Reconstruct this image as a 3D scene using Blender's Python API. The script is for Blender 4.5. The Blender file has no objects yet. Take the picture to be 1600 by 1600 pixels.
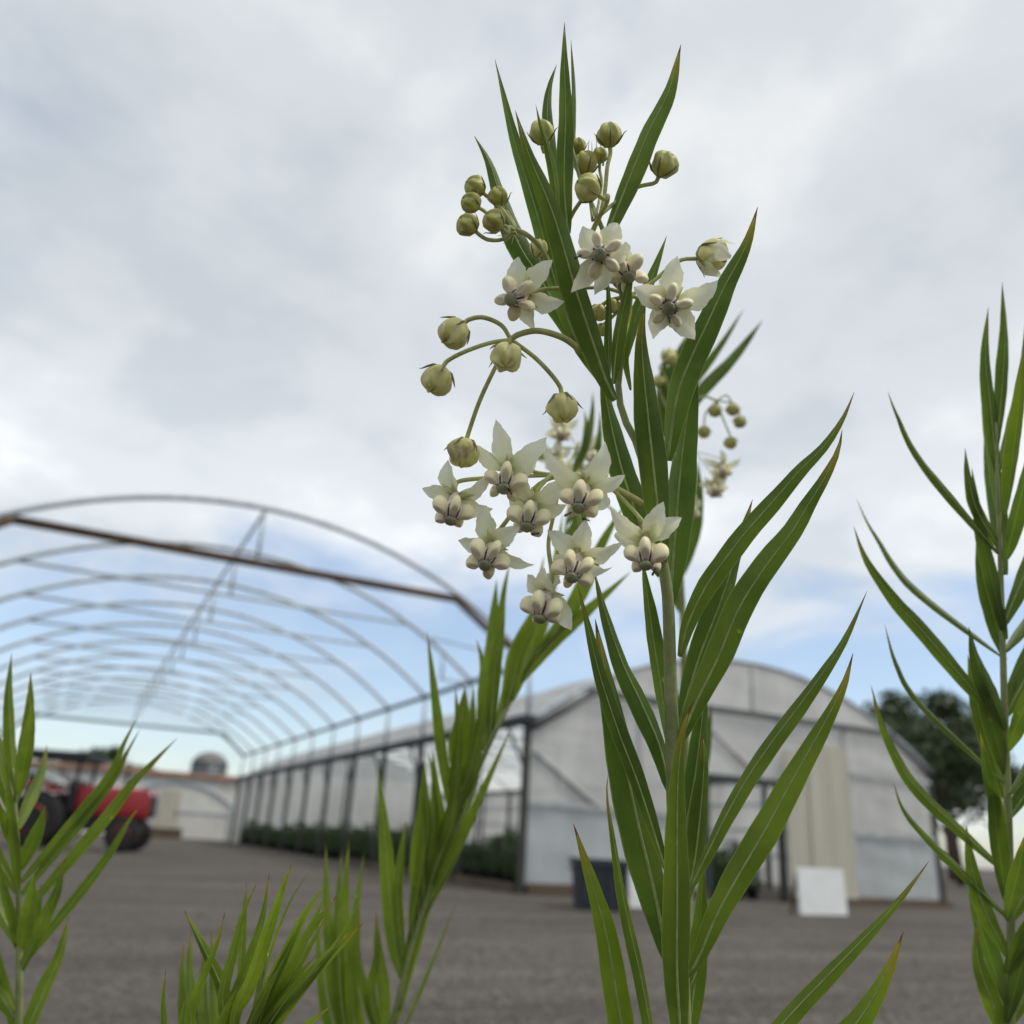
import bpy, bmesh, math, random
import numpy as np
from mathutils import Vector, Matrix
random.seed(7); np.random.seed(7)
rad = math.radians
sc = bpy.context.scene
COL = sc.collection

# ------------------------------------------------------------------ camera
CAM_H = 0.75
YAW, PITCH, ROLL, FPX = 0.44030436, 0.3679337, 0.0585181, 1330.0
def cam_axes():
    cy, sy = math.cos(YAW), math.sin(YAW)
    f0, r0, u0 = Vector((sy, cy, 0)), Vector((cy, -sy, 0)), Vector((0, 0, 1))
    cp, sp = math.cos(PITCH), math.sin(PITCH)
    f, u1 = f0*cp + u0*sp, u0*cp - f0*sp
    cr, sr = math.cos(ROLL), math.sin(ROLL)
    return r0*cr + u1*sr, u1*cr - r0*sr, f
RT, UP, FW = cam_axes()
CAM = Vector((0, 0, CAM_H))
FOCUS = 0.27
cam_data = bpy.data.cameras.new('camera'); cam = bpy.data.objects.new('camera', cam_data)
COL.objects.link(cam); sc.camera = cam
m = Matrix((RT, UP, -FW)).transposed().to_4x4(); m.translation = CAM
cam.matrix_world = m
cam_data.sensor_width = 36; cam_data.lens = 36*FPX/1600
cam_data.clip_start = 0.01; cam_data.clip_end = 3000
cam_data.dof.use_dof = True; cam_data.dof.focus_distance = FOCUS
cam_data.dof.aperture_fstop = 10.8

# ------------------------------------------------------------------ sky, sun, exposure
SUN_EL, SUN_AZ = 58, 132          # azimuth from +Y towards +X (degrees): high, veiled, from the right
world = bpy.data.worlds.new('World'); sc.world = world; world.use_nodes = True
nt = world.node_tree; nt.nodes.clear()
def N(t, **kw):
    n = nt.nodes.new(t)
    for k, v in kw.items(): setattr(n, k, v)
    return n
L = lambda a, b: nt.links.new(a, b)
def math_n(op, a, b=None, c=None, clamp=False):
    n = nt.nodes.new('ShaderNodeMath'); n.operation = op; n.use_clamp = clamp
    for i, v in enumerate((a, b, c)):
        if v is None: continue
        if isinstance(v, (int, float)): n.inputs[i].default_value = v
        else: nt.links.new(v, n.inputs[i])
    return n.outputs[0]
def ramp(fac, stops, tree=None):
    t = tree or nt
    r = t.nodes.new('ShaderNodeValToRGB'); r.color_ramp.interpolation = 'EASE'
    while len(r.color_ramp.elements) < len(stops): r.color_ramp.elements.new(0.5)
    for e, (p, c) in zip(r.color_ramp.elements, stops):
        e.position = p; e.color = (*c, 1) if len(c) == 3 else c
    t.links.new(fac, r.inputs[0]); return r.outputs[0]
sky = N('ShaderNodeTexSky', sky_type='NISHITA'); sky.sun_disc = False
sky.sun_elevation = rad(SUN_EL); sky.sun_rotation = rad(SUN_AZ); sky.air_density = 1.0; sky.dust_density = 1.0; sky.ozone_density = 1.5
tc = N('ShaderNodeTexCoord'); sep = N('ShaderNodeSeparateXYZ'); L(tc.outputs['Generated'], sep.inputs[0])
zc = math_n('MAXIMUM', sep.outputs[2], 0.0)
den = math_n('ADD', zc, 0.22)
cmb = N('ShaderNodeCombineXYZ'); L(math_n('DIVIDE', sep.outputs[0], den), cmb.inputs[0]); L(math_n('DIVIDE', sep.outputs[1], den), cmb.inputs[1])
cmb.inputs[2].default_value = 3.7
def noise(vec, scale, detail, rough=0.55, dist=0.0, tree=None):
    n = (tree or nt).nodes.new('ShaderNodeTexNoise'); n.inputs['Scale'].default_value = scale
    n.inputs['Detail'].default_value = detail; n.inputs['Roughness'].default_value = rough; n.inputs['Distortion'].default_value = dist
    (tree or nt).links.new(vec, n.inputs['Vector']); return n.outputs[0]
n_cov = noise(cmb.outputs[0], 1.7, 7, 0.55, 0.4)
n_shade = noise(cmb.outputs[0], 2.1, 6, 0.5, 0.25)
n_fine = noise(cmb.outputs[0], 5.5, 6, 0.55, 0.3)
el_bias = ramp(zc, [(0.0, (0.34,)*3), (0.17, (0.06,)*3), (0.25, (0.34,)*3), (0.37, (1.15,)*3)])
covr = math_n('ADD', math_n('MULTIPLY', math_n('SUBTRACT', n_cov, 0.5), 2.6), el_bias)
cover = ramp(covr, [(0.10, (0.20,)*3), (0.90, (1.0,)*3)])
shade = math_n('ADD', math_n('MULTIPLY', n_shade, 0.72), math_n('MULTIPLY', n_fine, 0.28))
cloud = ramp(shade, [(0.36, (3.36, 3.64, 3.95)), (0.50, (3.96, 4.2, 4.45)), (0.64, (4.93, 5.07, 5.18))])
band = ramp(zc, [(0.0, (0.98,)*3), (0.32, (1.15,)*3), (0.55, (0.99,)*3), (0.85, (0.97,)*3)])
cb = N('ShaderNodeMix', data_type='RGBA', blend_type='MULTIPLY'); cb.inputs['Factor'].default_value = 1; L(cloud, cb.inputs['A']); L(band, cb.inputs['B']); cloud = cb.outputs['Result']
mix = N('ShaderNodeMix', data_type='RGBA'); L(cover, mix.inputs['Factor']); L(sky.outputs[0], mix.inputs['A']); L(cloud, mix.inputs['B'])
bg = N('ShaderNodeBackground'); bg.inputs['Strength'].default_value = 0.14; L(mix.outputs['Result'], bg.inputs['Color'])
out = N('ShaderNodeOutputWorld'); L(bg.outputs[0], out.inputs['Surface'])

sun_d = bpy.data.lights.new('sun', 'SUN'); sun_d.energy = 1.5; sun_d.angle = rad(14); sun_d.color = (1, 0.95, 0.87)
sun = bpy.data.objects.new('sun', sun_d); COL.objects.link(sun)
sdir = Vector((math.sin(rad(SUN_AZ))*math.cos(rad(SUN_EL)), math.cos(rad(SUN_AZ))*math.cos(rad(SUN_EL)), math.sin(rad(SUN_EL))))
sun.rotation_euler = sdir.to_track_quat('Z', 'Y').to_euler(); sun.location = (0, 0, 30)
vs = sc.view_settings
vs.view_transform = 'Standard'; vs.look = 'None'; vs.exposure = 0.34; vs.gamma = 1.0; vs.use_curve_mapping = False
sc.cycles.max_bounces = 10; sc.cycles.transparent_max_bounces = 12

# ------------------------------------------------------------------ helpers
def px(x, y, d):                       # a point seen at pixel (x, y) at d metres in front of the lens
    return CAM + (FW + RT*((x-800)/FPX) + UP*((800-y)/FPX))*d
def obj(name, me, mat=None, parent=None, smooth=True):
    o = bpy.data.objects.new(name, me); COL.objects.link(o)
    if mat and not me.materials: me.materials.append(mat)
    if smooth: me.polygons.foreach_set('use_smooth', [True]*len(me.polygons))
    if parent: o.parent = parent
    return o
def tag(o, label=None, cat=None, group=None, kind=None):
    if label: o['label'] = label
    if cat: o['category'] = cat
    if group: o['group'] = group
    if kind: o['kind'] = kind
    return o
def thing(name, label, cat, loc=(0, 0, 0), group=None):
    o = bpy.data.objects.new(name, None); COL.objects.link(o); o.location = loc; o.empty_display_size = 0.05
    tag(o, label, cat, group); return o
def put(name, me, mat, parent, smooth=True):         # world-space mesh under an Empty that stands at some place
    o = obj(name, me, mat, None, smooth); o.parent = parent
    o.matrix_parent_inverse = Matrix.Translation(-Vector(wloc(parent))); return o
def wloc(o):
    v = Vector(o.location)
    if o.parent:
        v = v + wloc(o.parent) + o.matrix_parent_inverse.translation
    return v
def dup(o, parent=None):
    c = o.copy(); COL.objects.link(c); c.parent = parent
    if parent is not None: c.matrix_parent_inverse = o.matrix_parent_inverse.copy()
    for ch in list(o.children): dup(ch, c)
    return c
def mesh(name, v, f):
    me = bpy.data.meshes.new(name); me.from_pydata([tuple(p) for p in v], [], f); me.update(); return me
def catmull(P, n):
    P = [np.array(p, float) for p in P]
    if len(P) == 2: return [P[0] + (P[1]-P[0])*t for t in np.linspace(0, 1, n)]
    Q = [2*P[0]-P[1]] + P + [2*P[-1]-P[-2]]
    cum = [0]
    for a, b in zip(P, P[1:]): cum.append(cum[-1] + np.linalg.norm((b-a)[:2] if len(a) > 3 else (b-a)))
    out = []
    for t in np.linspace(0, cum[-1], n):
        i = min(max(np.searchsorted(cum, t, 'right')-1, 0), len(P)-2)
        u = (t-cum[i])/max(cum[i+1]-cum[i], 1e-9)
        a, b, c, d = Q[i], Q[i+1], Q[i+2], Q[i+3]
        out.append(0.5*((2*b) + (c-a)*u + (2*a-5*b+4*c-d)*u*u + (3*b-a-3*c+d)*u**3))
    return out
def tube_data(P, R, seg=8, cap=True):
    P = [Vector(p) for p in P]; n = len(P)
    if not hasattr(R, '__len__'): R = [R]*n
    T = [(P[min(i+1, n-1)]-P[max(i-1, 0)]).normalized() for i in range(n)]
    s = T[0].orthogonal().normalized(); V = []; Fc = []
    for i in range(n):
        s = (s - T[i]*s.dot(T[i])).normalized(); b = T[i].cross(s)
        for k in range(seg):
            a = 2*math.pi*k/seg; V.append(P[i] + (s*math.cos(a) + b*math.sin(a))*R[i])
    for i in range(n-1):
        for k in range(seg):
            k2 = (k+1) % seg; Fc.append((i*seg+k, i*seg+k2, (i+1)*seg+k2, (i+1)*seg+k))
    if cap: Fc.append(tuple(range(seg))[::-1]); Fc.append(tuple((n-1)*seg+k for k in range(seg)))
    return V, Fc
def tube(P, R, seg=8, name='tube'): return mesh(name, *tube_data(P, R, seg))
def box_data(a, b):
    x0, y0, z0 = a; x1, y1, z1 = b
    v = [(x0,y0,z0),(x1,y0,z0),(x1,y1,z0),(x0,y1,z0),(x0,y0,z1),(x1,y0,z1),(x1,y1,z1),(x0,y1,z1)]
    f = [(0,3,2,1),(4,5,6,7),(0,1,5,4),(1,2,6,5),(2,3,7,6),(3,0,4,7)]
    return v, f
def box(a, b, bev=0.0, name='box'):
    me = mesh(name, *box_data(a, b))
    if bev:
        bm = bmesh.new(); bm.from_mesh(me); bmesh.ops.bevel(bm, geom=bm.edges[:], offset=bev, segments=2, affect='EDGES', profile=0.5); bm.to_mesh(me); bm.free()
    return me
def joined(parts, name='joined'):
    V = []; Fc = []
    for v, f in parts:
        o = len(V); V += [tuple(p) for p in v]; Fc += [tuple(i+o for i in q) for q in f]
    return mesh(name, V, Fc)
def lathe_data(prof, seg=24, c=(0, 0, 0)):
    V = []; Fc = []; n = len(prof)
    for r, z in prof:
        for k in range(seg):
            a = 2*math.pi*k/seg; V.append((c[0]+r*math.cos(a), c[1]+r*math.sin(a), c[2]+z))
    for i in range(n-1):
        for k in range(seg):
            k2 = (k+1) % seg; Fc.append((i*seg+k, i*seg+k2, (i+1)*seg+k2, (i+1)*seg+k))
    Fc.append(tuple(range(seg))[::-1]); Fc.append(tuple((n-1)*seg+k for k in range(seg)))
    return V, Fc
def sheet_data(p00, p10, p11, p01, th=0.012):   # thin slab from four corners
    a = [Vector(p) for p in (p00, p10, p11, p01)]; nrm = (a[1]-a[0]).cross(a[3]-a[0]).normalized()*th/2
    v = [p-nrm for p in a] + [p+nrm for p in a]
    return v, [(0,3,2,1),(4,5,6,7),(0,1,5,4),(1,2,6,5),(2,3,7,6),(3,0,4,7)]

# ------------------------------------------------------------------ materials
def new_mat(name):
    mt = bpy.data.materials.new(name); mt.use_nodes = True
    t = mt.node_tree; b = t.nodes['Principled BSDF']; return mt, t, b
def tnode(t, ty, **kw):
    n = t.nodes.new(ty)
    for k, v in kw.items(): setattr(n, k, v)
    return n
def plain(name, col, rough=0.6, metal=0.0, var=0.18, scale=9.0, bump=0.15, spec=0.4, stretch=(1, 1, 1), dirt=None):
    mt, t, b = new_mat(name)
    tcn = tnode(t, 'ShaderNodeTexCoord'); mp = tnode(t, 'ShaderNodeMapping'); mp.inputs['Scale'].default_value = stretch
    t.links.new(tcn.outputs['Object'], mp.inputs[0])
    nz = noise(mp.outputs[0], scale, 6, 0.6, 0.1, t)
    lo = tuple(c*(1-var) for c in col); hi = tuple(min(c*(1+var), 1) for c in col)
    stops = [(0.3, lo), (0.7, hi)]
    colr = ramp(nz, stops, t)
    if dirt:
        nz2 = noise(mp.outputs[0], scale*0.35, 7, 0.65, 0.4, t)
        mx = tnode(t, 'ShaderNodeMix', data_type='RGBA'); t.links.new(ramp(nz2, [(0.5, (0,)*3), (0.72, (0.8,)*3)], t), mx.inputs['Factor'])
        t.links.new(colr, mx.inputs['A']); mx.inputs['B'].default_value = (*dirt, 1); colr = mx.outputs['Result']
    t.links.new(colr, b.inputs['Base Color'])
    b.inputs['Roughness'].default_value = rough; b.inputs['Metallic'].default_value = metal; b.inputs['Specular IOR Level'].default_value = spec
    if bump:
        bp = tnode(t, 'ShaderNodeBump'); bp.inputs['Strength'].default_value = bump; bp.inputs['Distance'].default_value = 0.01
        t.links.new(nz, bp.inputs['Height']); t.links.new(bp.outputs[0], b.inputs['Normal'])
    return mt
def film(name, col, trans=0.45, clear=0.06, scale=1.3):     # milky polythene: part diffuse, part letting light through
    mt, t, b = new_mat(name)
    tcn = tnode(t, 'ShaderNodeTexCoord'); mp = tnode(t, 'ShaderNodeMapping'); mp.inputs['Scale'].default_value = (1, 1, 0.35)
    t.links.new(tcn.outputs['Object'], mp.inputs[0])
    nz = noise(mp.outputs[0], scale, 7, 0.6, 0.6, t); nz2 = noise(mp.outputs[0], scale*6, 4, 0.5, 0.2, t)
    c = ramp(nz, [(0.3, tuple(x*0.80 for x in col)), (0.68, col)], t)
    t.links.new(c, b.inputs['Base Color']); b.inputs['Roughness'].default_value = 0.38; b.inputs['Specular IOR Level'].default_value = 0.35
    bp = tnode(t, 'ShaderNodeBump'); bp.inputs['Strength'].default_value = 0.35; bp.inputs['Distance'].default_value = 0.05
    t.links.new(nz2, bp.inputs['Height']); t.links.new(bp.outputs[0], b.inputs['Normal'])
    tr = tnode(t, 'ShaderNodeBsdfTranslucent'); t.links.new(c, tr.inputs[0])
    tp = tnode(t, 'ShaderNodeBsdfTransparent')
    m1 = tnode(t, 'ShaderNodeMixShader'); m1.inputs[0].default_value = trans
    t.links.new(b.outputs[0], m1.inputs[1]); t.links.new(tr.outputs[0], m1.inputs[2])
    m2 = tnode(t, 'ShaderNodeMixShader'); m2.inputs[0].default_value = clear
    t.links.new(m1.outputs[0], m2.inputs[1]); t.links.new(tp.outputs[0], m2.inputs[2])
    t.links.new(m2.outputs[0], t.nodes['Material Output'].inputs[0]); return mt
def attr(t, name='lf'):
    a = tnode(t, 'ShaderNodeAttribute'); a.attribute_name = name
    s = tnode(t, 'ShaderNodeSeparateColor'); t.links.new(a.outputs['Color'], s.inputs[0]); return s.outputs[0], s.outputs[1], s.outputs[2], a.outputs['Alpha']
def mixc(t, fac, a, b):
    mx = tnode(t, 'ShaderNodeMix', data_type='RGBA')
    for s, v in (('Factor', fac), ('A', a), ('B', b)):
        if isinstance(v, (int, float)): mx.inputs[s].default_value = v
        elif isinstance(v, tuple): mx.inputs[s].default_value = (*v, 1)
        else: t.links.new(v, mx.inputs[s])
    return mx.outputs['Result']
def tmath(t, op, a, b=0.0, clamp=False):
    n = tnode(t, 'ShaderNodeMath'); n.operation = op; n.use_clamp = clamp
    for i, v in enumerate((a, b)):
        if isinstance(v, (int, float)): n.inputs[i].default_value = v
        else: t.links.new(v, n.inputs[i])
    return n.outputs[0]
def thin(t, b, col, trans):               # principled + translucent for leaves and petals
    tr = tnode(t, 'ShaderNodeBsdfTranslucent'); t.links.new(col, tr.inputs[0])
    m1 = tnode(t, 'ShaderNodeMixShader'); m1.inputs[0].default_value = trans
    t.links.new(b.outputs[0], m1.inputs[1]); t.links.new(tr.outputs[0], m1.inputs[2])
    t.links.new(m1.outputs[0], t.nodes['Material Output'].inputs[0])
def leaf_material():
    mt, t, b = new_mat('leaf_blade')
    u, s, tip, yl = attr(t)
    tcn = tnode(t, 'ShaderNodeTexCoord')
    nz = noise(tcn.outputs['Object'], 260, 5, 0.6, 0.3, t); nzb = noise(tcn.outputs['Object'], 45, 4, 0.55, 0.2, t)
    dark = ramp(nzb, [(0.3, (0.044, 0.074, 0.020)), (0.7, (0.074, 0.116, 0.026))], t)
    lite = ramp(nzb, [(0.3, (0.155, 0.200, 0.016)), (0.7, (0.245, 0.290, 0.030))], t)
    c = mixc(t, yl, dark, lite)
    c = mixc(t, tmath(t, 'MULTIPLY', ramp(nz, [(0.45, (0,)*3), (0.75, (1,)*3)], t), 0.22), c, (0.12, 0.17, 0.04))
    # side veins: fine pale lines running obliquely from the midrib
    w = tmath(t, 'SINE', tmath(t, 'MULTIPLY', tmath(t, 'ADD', tmath(t, 'SUBTRACT', tmath(t, 'MULTIPLY', s, 7.0), u), tmath(t, 'MULTIPLY', nzb, 1.3)), 24.0))
    c = mixc(t, tmath(t, 'MULTIPLY', tmath(t, 'MULTIPLY', ramp(w, [(0.90, (0,)*3), (1.0, (1,)*3)], t), nz), 0.16), c, (0.16, 0.22, 0.07))
    c = mixc(t, tmath(t, 'MULTIPLY', ramp(u, [(0.0, (1,)*3), (0.10, (0,)*3)], t), 0.55), c, (0.20, 0.26, 0.10))
    c = mixc(t, tmath(t, 'MULTIPLY', ramp(u, [(0.91, (0,)*3), (0.985, (1,)*3)], t), 0.55), c, (0.26, 0.30, 0.13))
    # sparse pale insect specks
    vo = tnode(t, 'ShaderNodeTexVoronoi'); vo.inputs['Scale'].default_value = 95; t.links.new(tcn.outputs['Object'], vo.inputs['Vector'])
    sp = tmath(t, 'MULTIPLY', ramp(vo.outputs['Distance'], [(0.06, (1,)*3), (0.13, (0,)*3)], t), ramp(nzb, [(0.56, (0,)*3), (0.62, (0.8,)*3)], t))
    c = mixc(t, sp, c, (0.30, 0.32, 0.06))
    # dry tips: yellow, then red-brown
    tz = tmath(t, 'ADD', s, tmath(t, 'MULTIPLY', tmath(t, 'SUBTRACT', nzb, 0.5), 0.06))
    c = mixc(t, tmath(t, 'MULTIPLY', ramp(tz, [(0.80, (0,)*3), (0.94, (1,)*3)], t), tip), c, (0.27, 0.19, 0.025))
    c = mixc(t, tmath(t, 'MULTIPLY', ramp(tz, [(0.94, (0,)*3), (0.98, (1,)*3)], t), tip), c, (0.14, 0.045, 0.03))
    t.links.new(c, b.inputs['Base Color']); b.inputs['Roughness'].default_value = 0.46; b.inputs['Specular IOR Level'].default_value = 0.35
    bp = tnode(t, 'ShaderNodeBump'); bp.inputs['Strength'].default_value = 0.25; bp.inputs['Distance'].default_value = 0.0004
    t.links.new(tmath(t, 'ADD', nz, tmath(t, 'MULTIPLY', w, 0.08)), bp.inputs['Height']); t.links.new(bp.outputs[0], b.inputs['Normal'])
    tc2 = tnode(t, 'ShaderNodeMix', data_type='RGBA', blend_type='MULTIPLY'); tc2.inputs['Factor'].default_value = 1
    t.links.new(c, tc2.inputs['A']); tc2.inputs['B'].default_value = (1.5, 1.75, 0.8, 1)
    thin(t, b, tc2.outputs['Result'], 0.42); return mt
def petal_material():
    mt, t, b = new_mat('petal'); u, s, tip, yl = attr(t)
    tcn = tnode(t, 'ShaderNodeTexCoord'); nz = noise(tcn.outputs['Object'], 420, 5, 0.6, 0.2, t)
    c = ramp(s, [(0.0, (0.52, 0.55, 0.24)), (0.32, (0.88, 0.87, 0.62)), (0.8, (0.93, 0.915, 0.74))], t)
    c = mixc(t, tmath(t, 'MULTIPLY', ramp(nz, [(0.45, (0,)*3), (0.8, (1,)*3)], t), 0.35), c, (0.70, 0.68, 0.46))
    c = mixc(t, tmath(t, 'MULTIPLY', ramp(s, [(0.955, (0,)*3), (0.99, (1,)*3)], t), tip), c, (0.34, 0.27, 0.16))
    w = tmath(t, 'SINE', tmath(t, 'MULTIPLY', u, 34.0))
    c = mixc(t, tmath(t, 'MULTIPLY', ramp(w, [(0.6, (0,)*3), (1.0, (1,)*3)], t), 0.10), c, (0.62, 0.64, 0.40))
    t.links.new(c, b.inputs['Base Color']); b.inputs['Roughness'].default_value = 0.6; b.inputs['Specular IOR Level'].default_value = 0.2
    bp = tnode(t, 'ShaderNodeBump'); bp.inputs['Strength'].default_value = 0.3; bp.inputs['Distance'].default_value = 0.0003
    t.links.new(nz, bp.inputs['Height']); t.links.new(bp.outputs[0], b.inputs['Normal'])
    thin(t, b, c, 0.44); return mt
def hood_material():
    mt, t, b = new_mat('corona_hood'); u, s, tip, yl = attr(t)
    tcn = tnode(t, 'ShaderNodeTexCoord'); nz = noise(tcn.outputs['Object'], 500, 4, 0.6, 0.2, t)
    c = ramp(u, [(0.0, (0.42, 0.27, 0.22)), (0.28, (0.70, 0.60, 0.45)), (0.55, (0.85, 0.77, 0.50)), (1.0, (0.89, 0.82, 0.50))], t)
    c = mixc(t, tmath(t, 'MULTIPLY', nz, 0.30), c, (0.60, 0.50, 0.34))
    t.links.new(c, b.inputs['Base Color']); b.inputs['Roughness'].default_value = 0.5; b.inputs['Specular IOR Level'].default_value = 0.3
    b.inputs['Subsurface Weight'].default_value = 0.25; b.inputs['Subsurface Radius'].default_value = (1, 0.7, 0.4); b.inputs['Subsurface Scale'].default_value = 0.0015
    return mt
def bud_material():
    mt, t, b = new_mat('flower_bud'); u, s, tip, yl = attr(t)
    tcn = tnode(t, 'ShaderNodeTexCoord'); nz = noise(tcn.outputs['Object'], 300, 5, 0.6, 0.3, t); nz2 = noise(tcn.outputs['Object'], 120, 4, 0.6, 0.3, t)
    green = ramp(nz, [(0.3, (0.30, 0.30, 0.05)), (0.7, (0.44, 0.42, 0.09))], t)
    cream = ramp(nz, [(0.3, (0.72, 0.66, 0.22)), (0.7, (0.84, 0.77, 0.36))], t)
    c = mixc(t, yl, green, cream)
    c = mixc(t, tmath(t, 'MULTIPLY', ramp(u, [(0.75, (0,)*3), (1.0, (1,)*3)], t), 0.45), c, (0.62, 0.62, 0.40))
    c = mixc(t, tmath(t, 'MULTIPLY', tip, ramp(nz2, [(0.52, (0,)*3), (0.66, (0.8,)*3)], t)), c, (0.20, 0.06, 0.08))
    t.links.new(c, b.inputs['Base Color']); b.inputs['Roughness'].default_value = 0.5; b.inputs['Specular IOR Level'].default_value = 0.3
    bp = tnode(t, 'ShaderNodeBump'); bp.inputs['Strength'].default_value = 0.3; bp.inputs['Distance'].default_value = 0.0003
    t.links.new(nz, bp.inputs['Height']); t.links.new(bp.outputs[0], b.inputs['Normal'])
    return mt
def ground_material():
    mt, t, b = new_mat('gravel_ground')
    tcn = tnode(t, 'ShaderNodeTexCoord')
    v = tnode(t, 'ShaderNodeTexVoronoi'); v.inputs['Scale'].default_value = 42; t.links.new(tcn.outputs['Object'], v.inputs['Vector'])
    big = noise(tcn.outputs['Object'], 0.28, 6, 0.6, 0.8, t); mid = noise(tcn.outputs['Object'], 2.2, 6, 0.65, 0.3, t); fine = noise(tcn.outputs['Object'], 60, 5, 0.7, 0, t)
    c = ramp(v.outputs['Color'], [(0.1, (0.060, 0.052, 0.042)), (0.55, (0.105, 0.092, 0.077)), (0.95, (0.21, 0.19, 0.165))], t)
    c = mixc(t, tmath(t, 'MULTIPLY', ramp(big, [(0.4, (0,)*3), (0.65, (1,)*3)], t), 0.5), c, (0.072, 0.064, 0.057))
    c = mixc(t, tmath(t, 'MULTIPLY', ramp(mid, [(0.45, (0,)*3), (0.7, (1,)*3)], t), 0.4), c, (0.125, 0.110, 0.092))
    mp = tnode(t, 'ShaderNodeMapping'); mp.inputs['Rotation'].default_value = (0, 0, rad(28)); mp.inputs['Scale'].default_value = (0.16, 1.5, 1); t.links.new(tcn.outputs['Object'], mp.inputs[0])
    tr_ = noise(mp.outputs[0], 1.1, 5, 0.6, 0.5, t)          # wheel-worn streaks
    c = mixc(t, tmath(t, 'MULTIPLY', ramp(tr_, [(0.50, (0,)*3), (0.62, (1,)*3)], t), 0.55), c, (0.062, 0.056, 0.050))
    c = mixc(t, tmath(t, 'MULTIPLY', ramp(tr_, [(0.34, (1,)*3), (0.44, (0,)*3)], t), 0.40), c, (0.17, 0.155, 0.13))
    t.links.new(c, b.inputs['Base Color']); b.inputs['Roughness'].default_value = 0.9; b.inputs['Specular IOR Level'].default_value = 0.2
    bp = tnode(t, 'ShaderNodeBump'); bp.inputs['Strength'].default_value = 0.7; bp.inputs['Distance'].default_value = 0.012
    t.links.new(tmath(t, 'ADD', tmath(t, 'MULTIPLY', v.outputs['Distance'], -1.0), tmath(t, 'MULTIPLY', fine, 0.4)), bp.inputs['Height'])
    t.links.new(bp.outputs[0], b.inputs['Normal']); return mt
def foliage_material(name, a, bcol):
    mt, t, b = new_mat(name)
    oi = tnode(t, 'ShaderNodeTexCoord'); nz = noise(oi.outputs['Object'], 3.0, 5, 0.6, 0.2, t)
    c = ramp(nz, [(0.3, a), (0.7, bcol)], t); t.links.new(c, b.inputs['Base Color']); b.inputs['Roughness'].default_value = 0.55
    thin(t, b, c, 0.25); return mt
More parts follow.
